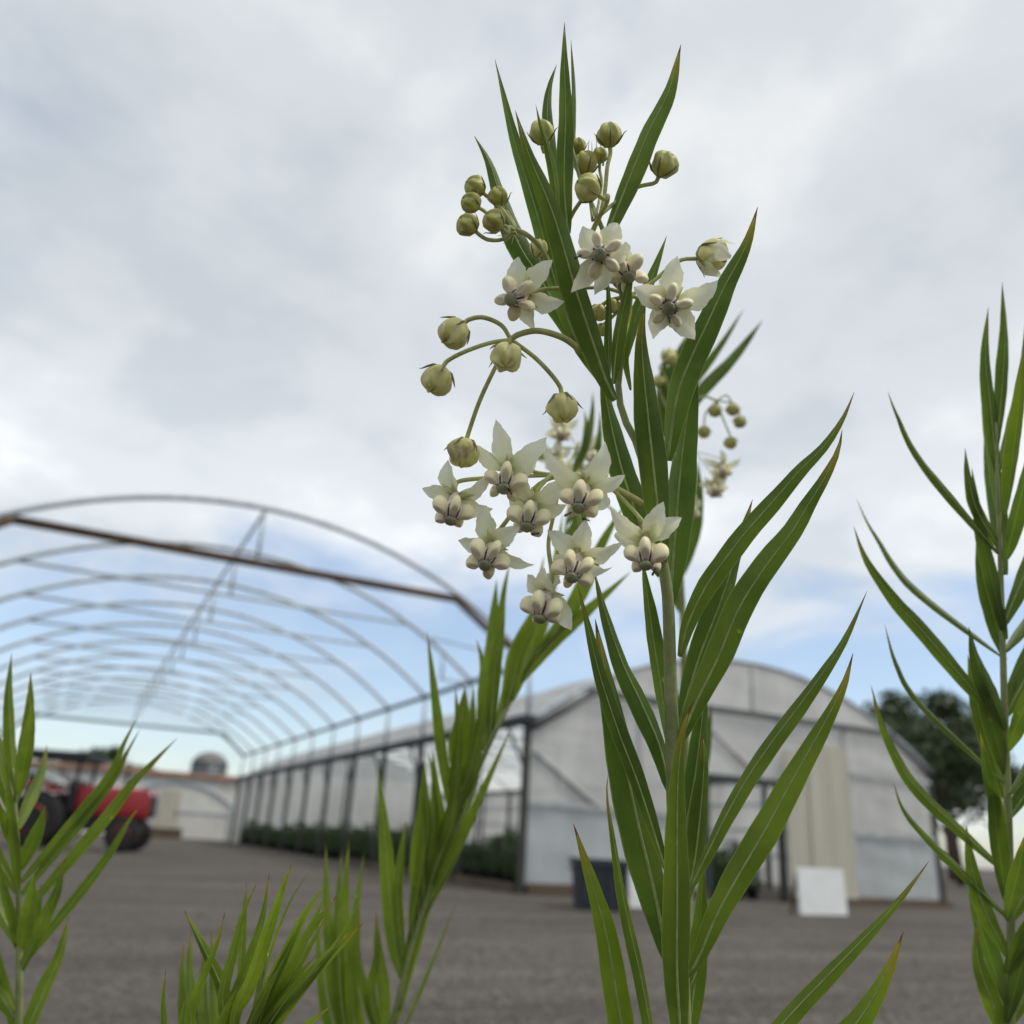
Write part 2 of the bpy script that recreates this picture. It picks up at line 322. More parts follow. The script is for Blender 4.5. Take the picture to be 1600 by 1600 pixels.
M = dict(
    leaf=leaf_material(), petal=petal_material(), hood=hood_material(), bud=bud_material(), ground=ground_material(),
    midrib=plain('leaf_midrib', (0.31, 0.37, 0.13), 0.5, 0, 0.2, 300, 0.1),
    stem=plain('plant_stem', (0.27, 0.30, 0.115), 0.55, 0, 0.22, 160, 0.2, stretch=(1, 1, 0.25)),
    stalk=plain('flower_stalk', (0.42, 0.42, 0.15), 0.55, 0, 0.2, 260, 0.15),
    sepal=plain('sepal', (0.52, 0.50, 0.22), 0.55, 0, 0.25, 300, 0.1),
    sepal_tip=plain('bud_sepal', (0.20, 0.19, 0.085), 0.55, 0, 0.3, 300, 0.1),
    disc=plain('stigma_disc', (0.27, 0.27, 0.15), 0.45, 0, 0.25, 500, 0.2),
    wing=plain('anther_wing', (0.68, 0.58, 0.48), 0.5, 0, 0.25, 400, 0.1),
    slit=plain('nectar_slit', (0.045, 0.016, 0.022), 0.5, 0, 0.2, 400, 0.1),
    ant=plain('ant_shell', (0.018, 0.012, 0.010), 0.3, 0, 0.2, 800, 0.1, 0.5),
    steel=plain('galvanised_steel', (0.50, 0.55, 0.58), 0.5, 0.1, 0.18, 5, 0.1),
    dark_steel=plain('weathered_steel', (0.045, 0.05, 0.05), 0.6, 0.2, 0.25, 6, 0.15, dirt=(0.06, 0.05, 0.04)),
    gable_beam=plain('gable_beam_steel', (0.10, 0.10, 0.098), 0.6, 0.1, 0.2, 6, 0.1),
    girt=plain('gable_girt_steel', (0.43, 0.43, 0.42), 0.6, 0.1, 0.2, 6, 0.1),
    rust=plain('rusty_steel', (0.115, 0.07, 0.042), 0.75, 0.2, 0.35, 7, 0.2, dirt=(0.055, 0.045, 0.038)),
    post=plain('weathered_post', (0.050, 0.050, 0.042), 0.8, 0, 0.3, 12, 0.3, stretch=(1, 1, 0.15), dirt=(0.08, 0.075, 0.06)),
    film=film('polythene_film', (0.80, 0.78, 0.74), 0.5, 0.08), film_side=film('side_film', (0.88, 0.87, 0.85), 0.72, 0.12), film_low_shaded=film('polythene_film_lower_shaded', (0.63, 0.65, 0.655), 0.42, 0.06),  # lower gable film: bluish-grey shade of the wall foot put into its colour
    roof=film('roof_film', (0.90, 0.89, 0.87), 0.60, 0.18, 0.8),
    cream=plain('cream_sheet', (0.48, 0.45, 0.36), 0.6, 0, 0.1, 2.0, 0.1, stretch=(6, 6, 0.4), dirt=(0.36, 0.34, 0.27)),
    white=plain('white_board', (0.76, 0.76, 0.74), 0.5, 0, 0.05, 3, 0.05, dirt=(0.62, 0.61, 0.57)),
    timber=plain('timber_board', (0.105, 0.075, 0.048), 0.85, 0, 0.3, 8, 0.3, stretch=(0.2, 0.2, 3)),
    black=plain('black_plastic', (0.022, 0.023, 0.025), 0.5, 0, 0.2, 9, 0.1, dirt=(0.05, 0.05, 0.048)),
    bin=plain('charcoal_plastic', (0.028, 0.031, 0.040), 0.5, 0, 0.15, 4, 0.1, dirt=(0.06, 0.06, 0.06)),
    soil=plain('potting_soil', (0.035, 0.025, 0.018), 0.95, 0, 0.4, 120, 0.8),
    wall=plain('white_wall', (0.66, 0.64, 0.60), 0.8, 0, 0.08, 1.2, 0.1, dirt=(0.50, 0.48, 0.44)),
    tile=plain('terracotta', (0.33, 0.20, 0.14), 0.8, 0, 0.3, 3, 0.3, dirt=(0.20, 0.13, 0.09)),
    silo=plain('silo_steel', (0.17, 0.19, 0.20), 0.5, 0.4, 0.2, 1.5, 0.1, dirt=(0.12, 0.10, 0.085)),
    silo_top=plain('silo_rust', (0.19, 0.18, 0.175), 0.8, 0.1, 0.3, 2, 0.2),
    red=plain('red_paint', (0.33, 0.022, 0.028), 0.4, 0, 0.15, 4, 0.05, 0.5, dirt=(0.17, 0.03, 0.03)),
    rubber=plain('rubber', (0.02, 0.02, 0.02), 0.85, 0, 0.2, 20, 0.2),
    brownroof=plain('brown_roof', (0.13, 0.10, 0.08), 0.8, 0, 0.25, 2, 0.2),
    bark=plain('bark', (0.10, 0.075, 0.055), 0.9, 0, 0.3, 8, 0.6, stretch=(1, 1, 0.2)),
    tree=foliage_material('tree_foliage', (0.030, 0.050, 0.016), (0.065, 0.10, 0.03)),
    shrub=foliage_material('shrub_foliage', (0.030, 0.060, 0.018), (0.070, 0.125, 0.032)),
    stone=plain('gravel_stone', (0.14, 0.125, 0.108), 0.9, 0, 0.45, 30, 0.3),
)

# ------------------------------------------------------------------ ground
def ground():
    n = 60; V = []; Fc = []
    for j in range(n+1):
        for i in range(n+1):
            x = ((i/n)*2-1); y = ((j/n)*2-1)
            x = math.copysign(abs(x)**3, x)*1500; y = math.copysign(abs(y)**3, y)*1500 + 20
            r = math.hypot(x, y-20)
            V.append((x, y, 0.0))
    for j in range(n):
        for i in range(n): a = j*(n+1)+i; Fc.append((a, a+1, a+n+2, a+n+1))
    tag(obj('ground', mesh('ground', V, Fc), M['ground']), kind='structure')
ground()
def gravel():
    ico = []; bm = bmesh.new(); bmesh.ops.create_icosphere(bm, subdivisions=1, radius=1); bv = np.array([v.co[:] for v in bm.verts]); bf = [tuple(v.index for v in f.verts) for f in bm.faces]; bm.free()
    V = []; Fc = []; rng = np.random.default_rng(3); k = 0
    while k < 7000:
        t = rng.random(); d = 3.6 + 8.5*t*t; a = YAW + (rng.random()-0.5)*1.35
        c = np.array([math.sin(a)*d, math.cos(a)*d, 0.0])
        if c[0] > 6.2 and c[1] > 12.3: continue
        s = 0.006 + 0.012*rng.random()**2
        P = bv*(1+0.35*(rng.random((len(bv), 1))-0.5))*s*np.array([1, 0.8+0.4*rng.random(), 0.55]) + c + [0, 0, s*0.25]
        o = len(V); V += P.tolist(); Fc += [tuple(i+o for i in f) for f in bf]; k += 1
    o = obj('loose_gravel', mesh('loose_gravel', V, Fc), M['stone'], smooth=False)
    tag(o, 'loose grey gravel stones scattered over the yard', 'gravel', kind='stuff')
gravel()

# ------------------------------------------------------------------ greenhouses
D, XR, BAY = 12.633, 6.458, 2.4393
GUT, RAIL, TIE1, HALF = 2.62, 3.535, 4.39, 4.66
NB = 11
def arch_pts(xc, zs, rise, half, y, n=40, a0=-1, a1=1):
    Rr = (half*half + rise*rise)/(2*rise); am = math.asin(half/Rr)
    return [(xc + Rr*math.sin(am*t), y, zs + rise - Rr + Rr*math.cos(am*t)) for t in np.linspace(a0, a1, n)]
def at_y(o, dy):
    o.matrix_parent_inverse = o.matrix_parent_inverse @ Matrix.Translation((0, 0, 0)); o.location = (o.location[0], o.location[1]+dy, o.location[2]); return o
def rep(name, me, mat, parent, ys, smooth=True):
    for i, y in enumerate(ys):
        o = put(name, me, mat, parent, smooth); o.location = (0, y, 0)
def bare_frame():
    xc = XR-HALF; xl = XR-2*HALF
    t = thing('greenhouse_frame', 'bare steel hoop greenhouse frame without cladding, with rusty front tie beam', 'greenhouse', (xc, D, 0))
    bays = [i*BAY for i in range(NB+1)]
    rep('arch', tube(arch_pts(xc, RAIL, 1.74, HALF, D, 48), 0.043, 8), M['steel'], t, bays)
    rep('tie_bar', tube([(xc-3.35, D, TIE1+0.06), (xc+3.35, D, TIE1+0.06)], 0.028, 6), M['steel'], t, bays[1:-1])
    rep('king_post', tube([(xc, D, TIE1+0.05), (xc, D, RAIL+1.74)], 0.026, 6), M['steel'], t, bays)
    # ridge and side purlins, one length per bay
    rep('ridge_purlin', tube([(xc, D+0.02, RAIL+1.70), (xc, D+BAY-0.02, RAIL+1.70)], 0.026, 6), M['steel'], t, bays[:-1])
    for x in (xl, XR):
        rep('post', joined([box_data((x-0.05, D-0.05, 0), (x+0.05, D+0.05, GUT-0.07))]), M['post'], t, bays, False)
        rep('riser', tube([(x, D, GUT+0.05), (x, D, RAIL+0.02)], 0.038, 8), M['steel'], t, bays)
        put('gutter', box((x-0.11, D-0.1, GUT-0.07), (x+0.11, D+NB*BAY+0.1, GUT+0.06), 0.015), M['dark_steel'], t, False)
        put('eave_rail', tube([(x, D-0.05, RAIL), (x, D+NB*BAY+0.05, RAIL)], 0.048, 8), M['dark_steel'], t)
        sgn = 1 if x > xc else -1
        rep('knee_brace', tube([(x, D+0.06, GUT-0.75), (x, D+0.72, GUT-0.09)], 0.030, 6), M['dark_steel'], t, bays[:-1])
        # rusty front haunch and galvanised rear haunch
        put('haunch', tube([(x-sgn*1.44, D-0.02, TIE1), (x-sgn*0.75, D-0.02, TIE1-0.47), (x, D-0.02, RAIL)], 0.062, 8), M['rust'], t)
        put('haunch', tube([(x-sgn*1.0, D+NB*BAY, TIE1), (x, D+NB*BAY, RAIL)], 0.06, 8), M['dark_steel'], t)
        put('wind_brace', tube([(x-sgn*0.9, D+BAY, RAIL+0.72), (x-0.05, D+0.1, RAIL+0.05)], 0.018, 6), M['steel'], t)
        put('brace_upright', tube([(x-sgn*0.62, D+BAY, RAIL+0.55), (x-sgn*0.62, D+BAY, RAIL-0.02)], 0.026, 6), M['steel'], t)
        put('brace_rail', tube([(x-sgn*0.66, D+BAY, RAIL-0.02), (x, D+BAY, RAIL-0.02)], 0.022, 6), M['steel'], t)
    put('front_tie_beam', tube([(xl+1.44, D-0.02, TIE1), (XR-1.44, D-0.02, TIE1)], 0.066, 10), M['rust'], t)
    put('rear_tie_beam', tube([(xl+1.0, D+NB*BAY, TIE1), (XR-1.0, D+NB*BAY, TIE1)], 0.06, 8), M['dark_steel'], t)
    rep('base_board', box((XR-0.09, D+0.06, 0.0), (XR-0.055, D+BAY-0.06, 0.15)), M['timber'], t, bays[:4], False)
bare_frame()

def clad_house():
    X0, X1 = XR+0.02, XR+2*HALF; xc = (X0+X1)/2; half = (X1-X0)/2; zs, rise = 2.56, 1.60; T2 = 3.18
    t = thing('clad_greenhouse', 'milky polythene clad greenhouse with arched gable and open doorway', 'greenhouse', (xc, D, 0))
    bays = [i*BAY for i in range(NB+1)]
    def zr(x):
        Rr = (half*half+rise*rise)/(2*rise); return zs+rise-Rr+math.sqrt(max(Rr*Rr-(x-xc)**2, 0))
    # roof film, one sheet per bay
    P = arch_pts(xc, zs+0.05, rise, half, 0, 26); V = []; Fc = []
    for j, yy in enumerate(np.linspace(0.0, BAY, 5)):
        sag = -0.03*math.sin(math.pi*yy/BAY)
        for p in P: V.append((p[0], D+yy, p[2]+sag))
    for j in range(4):
        for i in range(25): a = j*26+i; Fc.append((a, a+1, a+27, a+26))
    rep('roof_sheet', mesh('roof_sheet', V, Fc), M['roof'], t, bays[:-1])
    rep('arch', tube(arch_pts(xc, zs, rise, half, D, 36), 0.030, 8), M['steel'], t, bays)
    rep('inner_tie_bar', tube([(X0+1.3, D, T2), (X1-1.3, D, T2)], 0.03, 6), M['steel'], t, bays[1:])
    rep('post', box((X1-0.05, D-0.05, 0), (X1+0.05, D+0.05, zs)), M['post'], t, bays, False)
    rep('inner_post', box((xc-0.04, D-0.04, 0), (xc+0.04, D+0.04, T2-0.02)), M['post'], t, bays[1::2], False)
    put('eave_beam', box((X1-0.07, D-0.1, zs-0.06), (X1+0.1, D+NB*BAY+0.1, zs+0.06), 0.01), M['dark_steel'], t, False)
    # far side wall: film panels per bay, with rails
    rep('side_sheet', joined([sheet_data((X1+0.06, D+0.06, 0.12), (X1+0.06, D+BAY-0.06, 0.12), (X1+0.06, D+BAY-0.06, zs-0.07), (X1+0.06, D+0.06, zs-0.07), 0.01)]), M['film_side'], t, bays[:-1], False)
    for z in (0.75, 1.33, 1.95): put('side_rail', box((X1-0.005, D+0.1, z-0.04), (X1+0.045, D+NB*BAY-0.1, z+0.04)), M['steel'], t, False)
    # back gable
    yb = D+NB*BAY
    Pb = arch_pts(xc, zs, rise, half, yb, 26)
    n = len(Pb); V = [(p[0], yb+0.04, p[2]) for p in Pb] + [(p[0], yb+0.04, 0.05) for p in Pb]
    put('back_gable_sheet', mesh('bg', V, [(i, i+1, n+i+1, n+i) for i in range(n-1)]), M['film'], t)
    # ---- front gable
    yf = D
    bx = lambda nm, a, b, mt: put(nm, box(a, b), M[mt], t, False)
    put('gable_tie_beam', box((7.56, yf-0.13, T2-0.055), (14.75, yf-0.03, T2+0.06), 0.008), M['gable_beam'], t, False)
    put('gable_haunch', tube([(X0+0.03, yf-0.07, 2.47), (7.15, yf-0.07, 2.86), (7.66, yf-0.07, 3.19)], 0.06, 8), M['gable_beam'], t)
    put('gable_haunch', tube([(X1-0.03, yf-0.07, 2.5), (15.2, yf-0.07, 2.86), (14.66, yf-0.07, 3.19)], 0.06, 8), M['gable_beam'], t)
    put('gable_arch', tube(arch_pts(xc, zs+0.02, rise, half, yf-0.02, 36), 0.034, 8), M['steel'], t)
    # cladding between the girts: each film panel its own part (with wrinkles)
    def panel(x0, x1, z0, z1, mt, top=None, name='gable_sheet'):
        nx = max(2, int((x1-x0)/0.22)); nz = 10; V = []; Fc = []
        for j in range(nz+1):
            for i in range(nx+1):
                x = x0+(x1-x0)*i/nx; zt = z1 if top is None else min(z1, top(x)) ; z = z0+(zt-z0)*j/nz
                edge = min(i, nx-i, j, nz-j) == 0
                w = 0 if edge else 0.012*math.sin(x*7.3+z*3.1)+0.010*math.sin(z*11+x*2.3)
                V.append((x, yf+w, z))
        for j in range(nz):
            for i in range(nx): a = j*(nx+1)+i; Fc.append((a, a+1, a+nx+2, a+nx+1))
        put(name, mesh(name, V, Fc), M[mt], t)
    topf = lambda x: zr(x)-0.01
    DX0, DX1, DZ = 10.06, 11.66, 1.93
    panel(X0+0.03, 8.62, 0.13, 1.30, 'film_low_shaded'); panel(8.66, DX0-0.06, 0.13, 1.30, 'film_low_shaded')
    panel(X0+0.03, 8.62, 1.36, 3.12, 'film', lambda x: min(zr(x)-0.03, 3.12)); panel(8.66, DX0-0.06, 1.36, 3.12, 'film')
    panel(DX0-0.02, 12.9, DZ+0.06, 3.12, 'film')
    panel(7.4, 14.9, 3.24, 9, 'film', lambda x: max(zr(x)-0.01, 3.245))
    panel(13.46, X1-0.05, 0.13, 1.20, 'film_low_shaded'); panel(13.46, X1-0.05, 1.27, 2.28, 'film'); panel(12.94, X1-0.05, 2.36, 3.12, 'film', lambda x: min(zr(x)-0.03, 3.12))
    bx('gable_girt', (X0+0.06, yf-0.075, 1.29), (DX0-0.12, yf-0.03, 1.37), 'girt'); bx('gable_girt', (13.5, yf-0.075, 1.195), (X1-0.06, yf-0.03, 1.275), 'girt')
    bx('gable_girt', (13.5, yf-0.075, 2.275), (X1-0.06, yf-0.03, 2.365), 'girt')
    bx('gable_stud', (8.61, yf-0.07, 0.13), (8.67, yf-0.025, 1.285), 'girt'); bx('gable_stud', (8.61, yf-0.07, 1.375), (8.67, yf-0.025, T2-0.06), 'girt')
    bx('gable_stud', (13.38, yf-0.08, 0.13), (13.46, yf-0.03, T2-0.06), 'girt')
    bx('gable_stud', (11.16, yf-0.05, 3.25), (11.20, yf-0.015, 4.12), 'girt')
    put('gable_brace', tube([(6.58, yf-0.05, 2.12), (7.78, yf-0.05, 1.34)], 0.045, 6), M['girt'], t)
    put('gable_brace', tube([(10.12, yf-0.05, 2.85), (11.3, yf-0.05, 2.02)], 0.04, 6), M['girt'], t)
    # doorway frame, cream sliding panels
    bx('door_jamb', (DX0-0.11, yf-0.1, 0.0), (DX0-0.01, yf+0.04, DZ), 'dark_steel'); bx('door_jamb', (DX1, yf-0.1, 0.0), (DX1+0.09, yf+0.04, DZ), 'post')
    bx('door_header', (DX0-0.11, yf-0.1, DZ+0.003), (DX1+0.09, yf+0.05, DZ+0.12), 'dark_steel')
    for i, (a, b) in enumerate(((11.76, 12.28), (12.30, 12.82), (12.84, 13.36))):
        z1 = (2.62, 2.80, 2.80)[i]
        put('door_board', box((a, yf-0.16-0.01*(i % 2), 0.06), (b, yf-0.115, z1), 0.006), M['cream'], t, False)
    bx('base_board', (X0+0.06, yf-0.12, 0.0), (DX0-0.13, yf-0.06, 0.16), 'timber'); bx('base_board', (DX1+0.1, yf-0.235, 0.0), (X1, yf-0.175, 0.10), 'timber')
clad_house()

# shrubs in pots standing inside the houses
def shrub_mesh(seed, h=0.5, r=0.26, n=420):
    rng = np.random.default_rng(seed); V = []; Fc = []
    for k in range(n):
        a = rng.random()*6.283; u = rng.random()**0.5; z = 0.16 + h*rng.random(); rr = r*u*(1-0.45*abs((z-0.16)/h-0.45))
        c = np.array([math.cos(a)*rr, math.sin(a)*rr, z]); d = rng.normal(size=3); d[2] = abs(d[2])*0.8+0.2; d /= np.linalg.norm(d)
        s = np.cross(d, rng.normal(size=3)); s /= np.linalg.norm(s); l = 0.05+0.05*rng.random(); w = 0.012+0.012*rng.random(); o = len(V)
        V += [tuple(c), tuple(c+d*l*0.5+s*w), tuple(c+d*l), tuple(c+d*l*0.5-s*w)]; Fc.append((o, o+1, o+2, o+3))
    return mesh('shrub_leaves', V, Fc)
pot_me = joined([lathe_data([(0.001, 0.0), (0.10, 0.0), (0.128, 0.2), (0.136, 0.2), (0.136, 0.225), (0.12, 0.225), (0.118, 0.19), (0.001, 0.19)], 20)])
shrub_mes = [shrub_mesh(s, 0.42+0.1*(s % 3), 0.25) for s in range(5)]
def potted(x, y, k, label, group, z=0):
    t = thing('potted_shrub', label, 'potted plant', (x, y, z), group)
    obj('pot', pot_me, M['black'], t); f = obj('foliage', shrub_mes[k % 5], M['shrub'], t, False); f.rotation_euler = (0, 0, k*1.3)
    s = 0.9+0.35*((k*37) % 10)/10; t.scale = (s, s, s)
k = 0
for i in range(46):
    y = D+0.9+i*0.58+random.uniform(-0.05, 0.05)
    potted(XR+0.62+random.uniform(-0.06, 0.06), y, k, 'dark green potted shrub in the row just inside the open post line', 'shrubs along the open greenhouse side'); k += 1
    if i < 34: potted(XR+1.30+random.uniform(-0.08, 0.08), y+0.2, k, 'dark green potted shrub in the second row behind the post line', 'shrubs in the second row'); k += 1
for i in range(20):
    potted(10.32+(i % 4)*0.36+random.uniform(-.05, .05), D+0.42+(i//4)*0.5, k, 'dark potted shrub seen through the open gable doorway', 'shrubs inside the doorway'); k += 1

# ------------------------------------------------------------------ things in the yard
def plastic_bin():
    c = (6.29, 10.1)
    t = thing('storage_bin', 'dark charcoal plastic bin with rim standing before the polythene gable', 'bin', (c[0], c[1], 0))
    w, d, h = 0.32, 0.26, 0.57; taper = 0.88
    V = []
    for z, s in ((0.0, taper), (h, 1.0)):
        V += [(-w*s, -d*s, z), (w*s, -d*s, z), (w*s, d*s, z), (-w*s, d*s, z)]
    me = mesh('bin_body', V, [(0,3,2,1), (0,1,5,4), (1,2,6,5), (2,3,7,6), (3,0,4,7), (4,5,6,7)])
    b = obj('body', me, M['bin'], t, False)
    obj('rim', joined([box_data((-w-0.03, -d-0.03, h-0.045), (w+0.03, -d+0.01, h+0.02)), box_data((-w-0.03, d-0.01, h-0.045), (w+0.03, d+0.03, h+0.02)),
        box_data((-w-0.03, -d+0.012, h-0.044), (-w+0.01, d-0.012, h+0.019)), box_data((w-0.01, -d+0.012, h-0.044), (w+0.03, d-0.012, h+0.019))]), M['bin'], t, False)
    for sx in (-1, 1): obj('handle', tube([(sx*(w+0.03), -0.1, h-0.1), (sx*(w+0.07), -0.08, h-0.1), (sx*(w+0.07), 0.08, h-0.1), (sx*(w+0.03), 0.1, h-0.1)], 0.014, 6), M['bin'], t)
    for i in range(4): obj('rib', box((-w*0.8+i*w*0.53-0.015, -d*0.99-0.012, 0.05), (-w*0.8+i*w*0.53+0.015, -d*0.9, h-0.06)), M['bin'], t, False)
    t.rotation_euler = (0, 0, rad(-20))
plastic_bin()
def white_panel(x0, x1, y, h, label, brace=True):
    xm = (x0+x1)/2; t = thing('display_board', label, 'board', (xm, y, 0)); w = (x1-x0)/2
    p = obj('board', box((-w, 0, 0.0), (w, 0.03, h), 0.004), M['white'], t, False); p.rotation_euler = (rad(-2), 0, 0)
    for sx in (-1, 1):
        q = obj('prop', box((sx*(w-0.08)-0.02, 0.045, 0.0), (sx*(w-0.08)+0.02, 0.075, h*0.93)), M['timber'], t, False)
        q.location = (0, 0.20, 0); q.rotation_euler = (rad(16), 0, 0)
    t.rotation_euler = (0, 0, rad(2))
white_panel(9.57, 10.50, 10.02, 0.62, 'white board propped upright on gravel before the cream door panels')
white_panel(7.02, 7.48, 10.5, 0.74, 'narrow white board standing beside the charcoal bin')

def tractor():
    g = Vector((0.35, 24.0, 0)); s = 1.0
    t = thing('tractor', 'small red tractor with dark canopy parked inside the bare frame', 'tractor', g)
    hood = obj('hood', box((-0.36, -1.35, 0.62), (0.36, 0.05, 1.18), 0.07), M['red'], t)
    obj('grille', box((-0.25, -1.372, 0.68), (0.25, -1.345, 1.05), 0.01), M['black'], hood, False)
    for sx in (-1, 1): obj('headlight', box((sx*0.28-0.06, -1.37, 1.06), (sx*0.28+0.06, -1.34, 1.14), 0.012), M['white'], hood, False)
    obj('chassis', box((-0.22, -1.25, 0.36), (0.22, 1.0, 0.66), 0.03), M['black'], t, False)
    obj('cowl', box((-0.36, 0.06, 0.66), (0.36, 0.22, 1.28), 0.03), M['black'], t, False)
    obj('seat', joined([box_data((-0.26, 0.55, 0.86), (0.26, 1.0, 0.98)), box_data((-0.26, 0.95, 0.985), (0.26, 1.05, 1.35))]), M['black'], t, False)
    obj('steering_wheel', tube([(0.19*math.cos(a), 0.42+0.13*math.sin(a), 1.33+0.13*math.sin(a)) for a in np.linspace(0, 6.283, 20)], 0.016, 6), M['black'], t)
    for sx in (-1, 1):
        obj('fender', joined([box_data((sx*0.64-0.16, 0.25+i*0.18, 1.02+[0, .10, .13, .10, 0][i]), (sx*0.64+0.16, 0.44+i*0.18, 1.08+[0, .10, .13, .10, 0][i])) for i in range(5)]), M['red'], t, False)
        obj('canopy_post', box((sx*0.5-0.03, 1.08, 0.7), (sx*0.5+0.03, 1.14, 1.66)), M['black'], t, False); obj('canopy_post', box((sx*0.5-0.03, 0.02, 1.1), (sx*0.5+0.03, 0.08, 1.66)), M['black'], t, False)
    obj('canopy', box((-0.62, -0.1, 1.65), (0.62, 1.25, 1.80), 0.02), M['black'], t, False)
    obj('exhaust', tube([(0.2, -0.7, 1.15), (0.2, -0.7, 1.7)], 0.03, 8), M['black'], t)
    def wheel(x, y, r, w):
        prof = [(r*0.5, -w*0.45), (r*0.86, -w/2), (r*0.97, -w*0.42), (r, 0), (r*0.97, w*0.42), (r*0.86, w/2), (r*0.5, w*0.45)]
        h = thing('wheel', None, None); h.parent = t; h.location = (x, y, r); h.rotation_euler = (0, rad(90), 0)
        obj('tyre', joined([lathe_data(prof, 28)]), M['rubber'], h)
        obj('rim', joined([lathe_data([(0.02, -w*0.3), (r*0.5, -w*0.47), (r*0.54, 0), (r*0.5, w*0.47), (0.02, w*0.3)], 20)]), M['red'], h)
    for sx in (-1, 1): wheel(sx*0.64, 0.62, 0.52, 0.30); wheel(sx*0.5, -1.0, 0.32, 0.2)
    t.rotation_euler = (0, 0, rad(72)); t.scale = (1.2, 1.2, 1.2)
tractor()

def shed():
    y = 46.0
    t = thing('white_shed', 'long low white shed with arched panels and terracotta coping at far end', 'building', (0, y, 0))
    for i in range(9):
        x0 = -14+i*2.6; obj('wall_panel', box((x0+0.01, 0, 0), (x0+2.59, 0.25, 2.72)), M['wall'], t, False)
    obj('back_wall', box((-14, 5.6, 0), (9.4, 5.8, 2.6)), M['wall'], t, False)
    obj('coping', box((-14.2, -0.2, 2.725), (9.6, 0.4, 2.95), 0.03), M['tile'], t, False)
    # tiled roof behind the coping
    for r in range(4): obj('roof_course', box((-14.1, 0.42+r*1.35, 2.80+r*0.10), (9.5, 1.85+r*1.35, 2.90+r*0.10)), M['tile'], t, False)
    for xc, w in ((4.75, 2.6), (-2.2, 2.6), (-8.6, 2.6)):
        P = arch_pts(xc, 1.55, 0.95, w, -0.05, 24); obj('arch_trim', tube(P, 0.06, 6), M['steel'], t)
        for sx in (-1, 1): obj('arch_leg', box((xc+sx*w-0.05, -0.1, 0), (xc+sx*w+0.05, -0.01, 1.55)), M['steel'], t, False)
        d = obj('door', box((xc-0.75, -0.07, 0.03), (xc+0.15, -0.012, 2.15), 0.01), M['cream'], t, False); obj('handle', box((xc+0.02, -0.11, 1.0), (xc+0.06, -0.072, 1.2)), M['black'], d, False)
        obj('wall_rail', box((xc-w+0.07, -0.05, 1.15), (xc-0.78, -0.012, 1.24)), M['steel'], t, False); obj('wall_rail', box((xc+0.2, -0.05, 1.15), (xc+w-0.07, -0.012, 1.24)), M['steel'], t, False)
shed()
trough = thing('feed_trough', 'low dark timber trough on the ground before the white shed', 'trough', (4.3, 44.6, 0))
obj('tub', joined([box_data((-0.75, -0.3, 0.02), (0.75, 0.3, 0.08)), box_data((-0.75, -0.3, 0.081), (0.75, -0.25, 0.42)), box_data((-0.75, 0.25, 0.081), (0.75, 0.3, 0.42)), box_data((-0.75, -0.249, 0.081), (-0.7, 0.249, 0.42)), box_data((0.7, -0.249, 0.081), (0.75, 0.249, 0.42))]), M['timber'], trough, False)
for sx in (-1, 1): obj('skid', box((sx*0.5-0.05, -0.32, 0), (sx*0.5+0.05, 0.32, 0.021)), M['timber'], trough, False)

def silo():
    base = (10.1, 78.0); r = 1.45; h = 5.35
    t = thing('grain_silo', 'grey steel silo with rusty domed top beyond the white shed', 'silo', (*base, 0))
    nr = 11
    for i in range(nr):
        z0 = i*h/nr; obj('ring', joined([lathe_data([(r, z0+0.005), (r+0.035, z0+h/nr*0.5), (r, z0+h/nr-0.005)], 40)]), M['silo'], t)
    obj('dome', joined([lathe_data([(r+0.06, h), (r*0.97, h+0.22), (r*0.84, h+0.52), (r*0.6, h+0.80), (r*0.3, h+0.95), (0.05, h+1.0)], 40)]), M['silo_top'], t)
    for sx in (-0.2, 0.2): obj('ladder_rail', tube([(sx, -r-0.1, 0), (sx, -r-0.1, h)], 0.03, 6), M['steel'], t)
    for i in range(16): obj('rung', tube([(-0.2, -r-0.1, 0.3+i*0.33), (0.2, -r-0.1, 0.3+i*0.33)], 0.018, 5), M['steel'], t)
silo()
def barn():
    t = thing('brown_barn', 'low brown roofed barn beyond the white shed', 'building', (3.6, 72.0, 0))
    obj('wall', box((-3.5, -3, 0), (3.5, 3, 2.9)), M['wall'], t, False)
    V = [(-3.8, -3.4, 2.85), (3.8, -3.4, 2.85), (3.8, 3.4, 2.85), (-3.8, 3.4, 2.85), (-1.6, 0, 4.5), (1.6, 0, 4.5)]
    obj('roof', mesh('barn_roof', V, [(0, 1, 5, 4), (1, 2, 5), (2, 3, 4, 5), (3, 0, 4), (0, 3, 2, 1)]), M['brownroof'], t, False)
    for x in (-2.2, 0, 2.2): obj('window', box((x-0.4, -3.04, 1.2), (x+0.4, -3.005, 2.0)), M['black'], t, False)
barn()
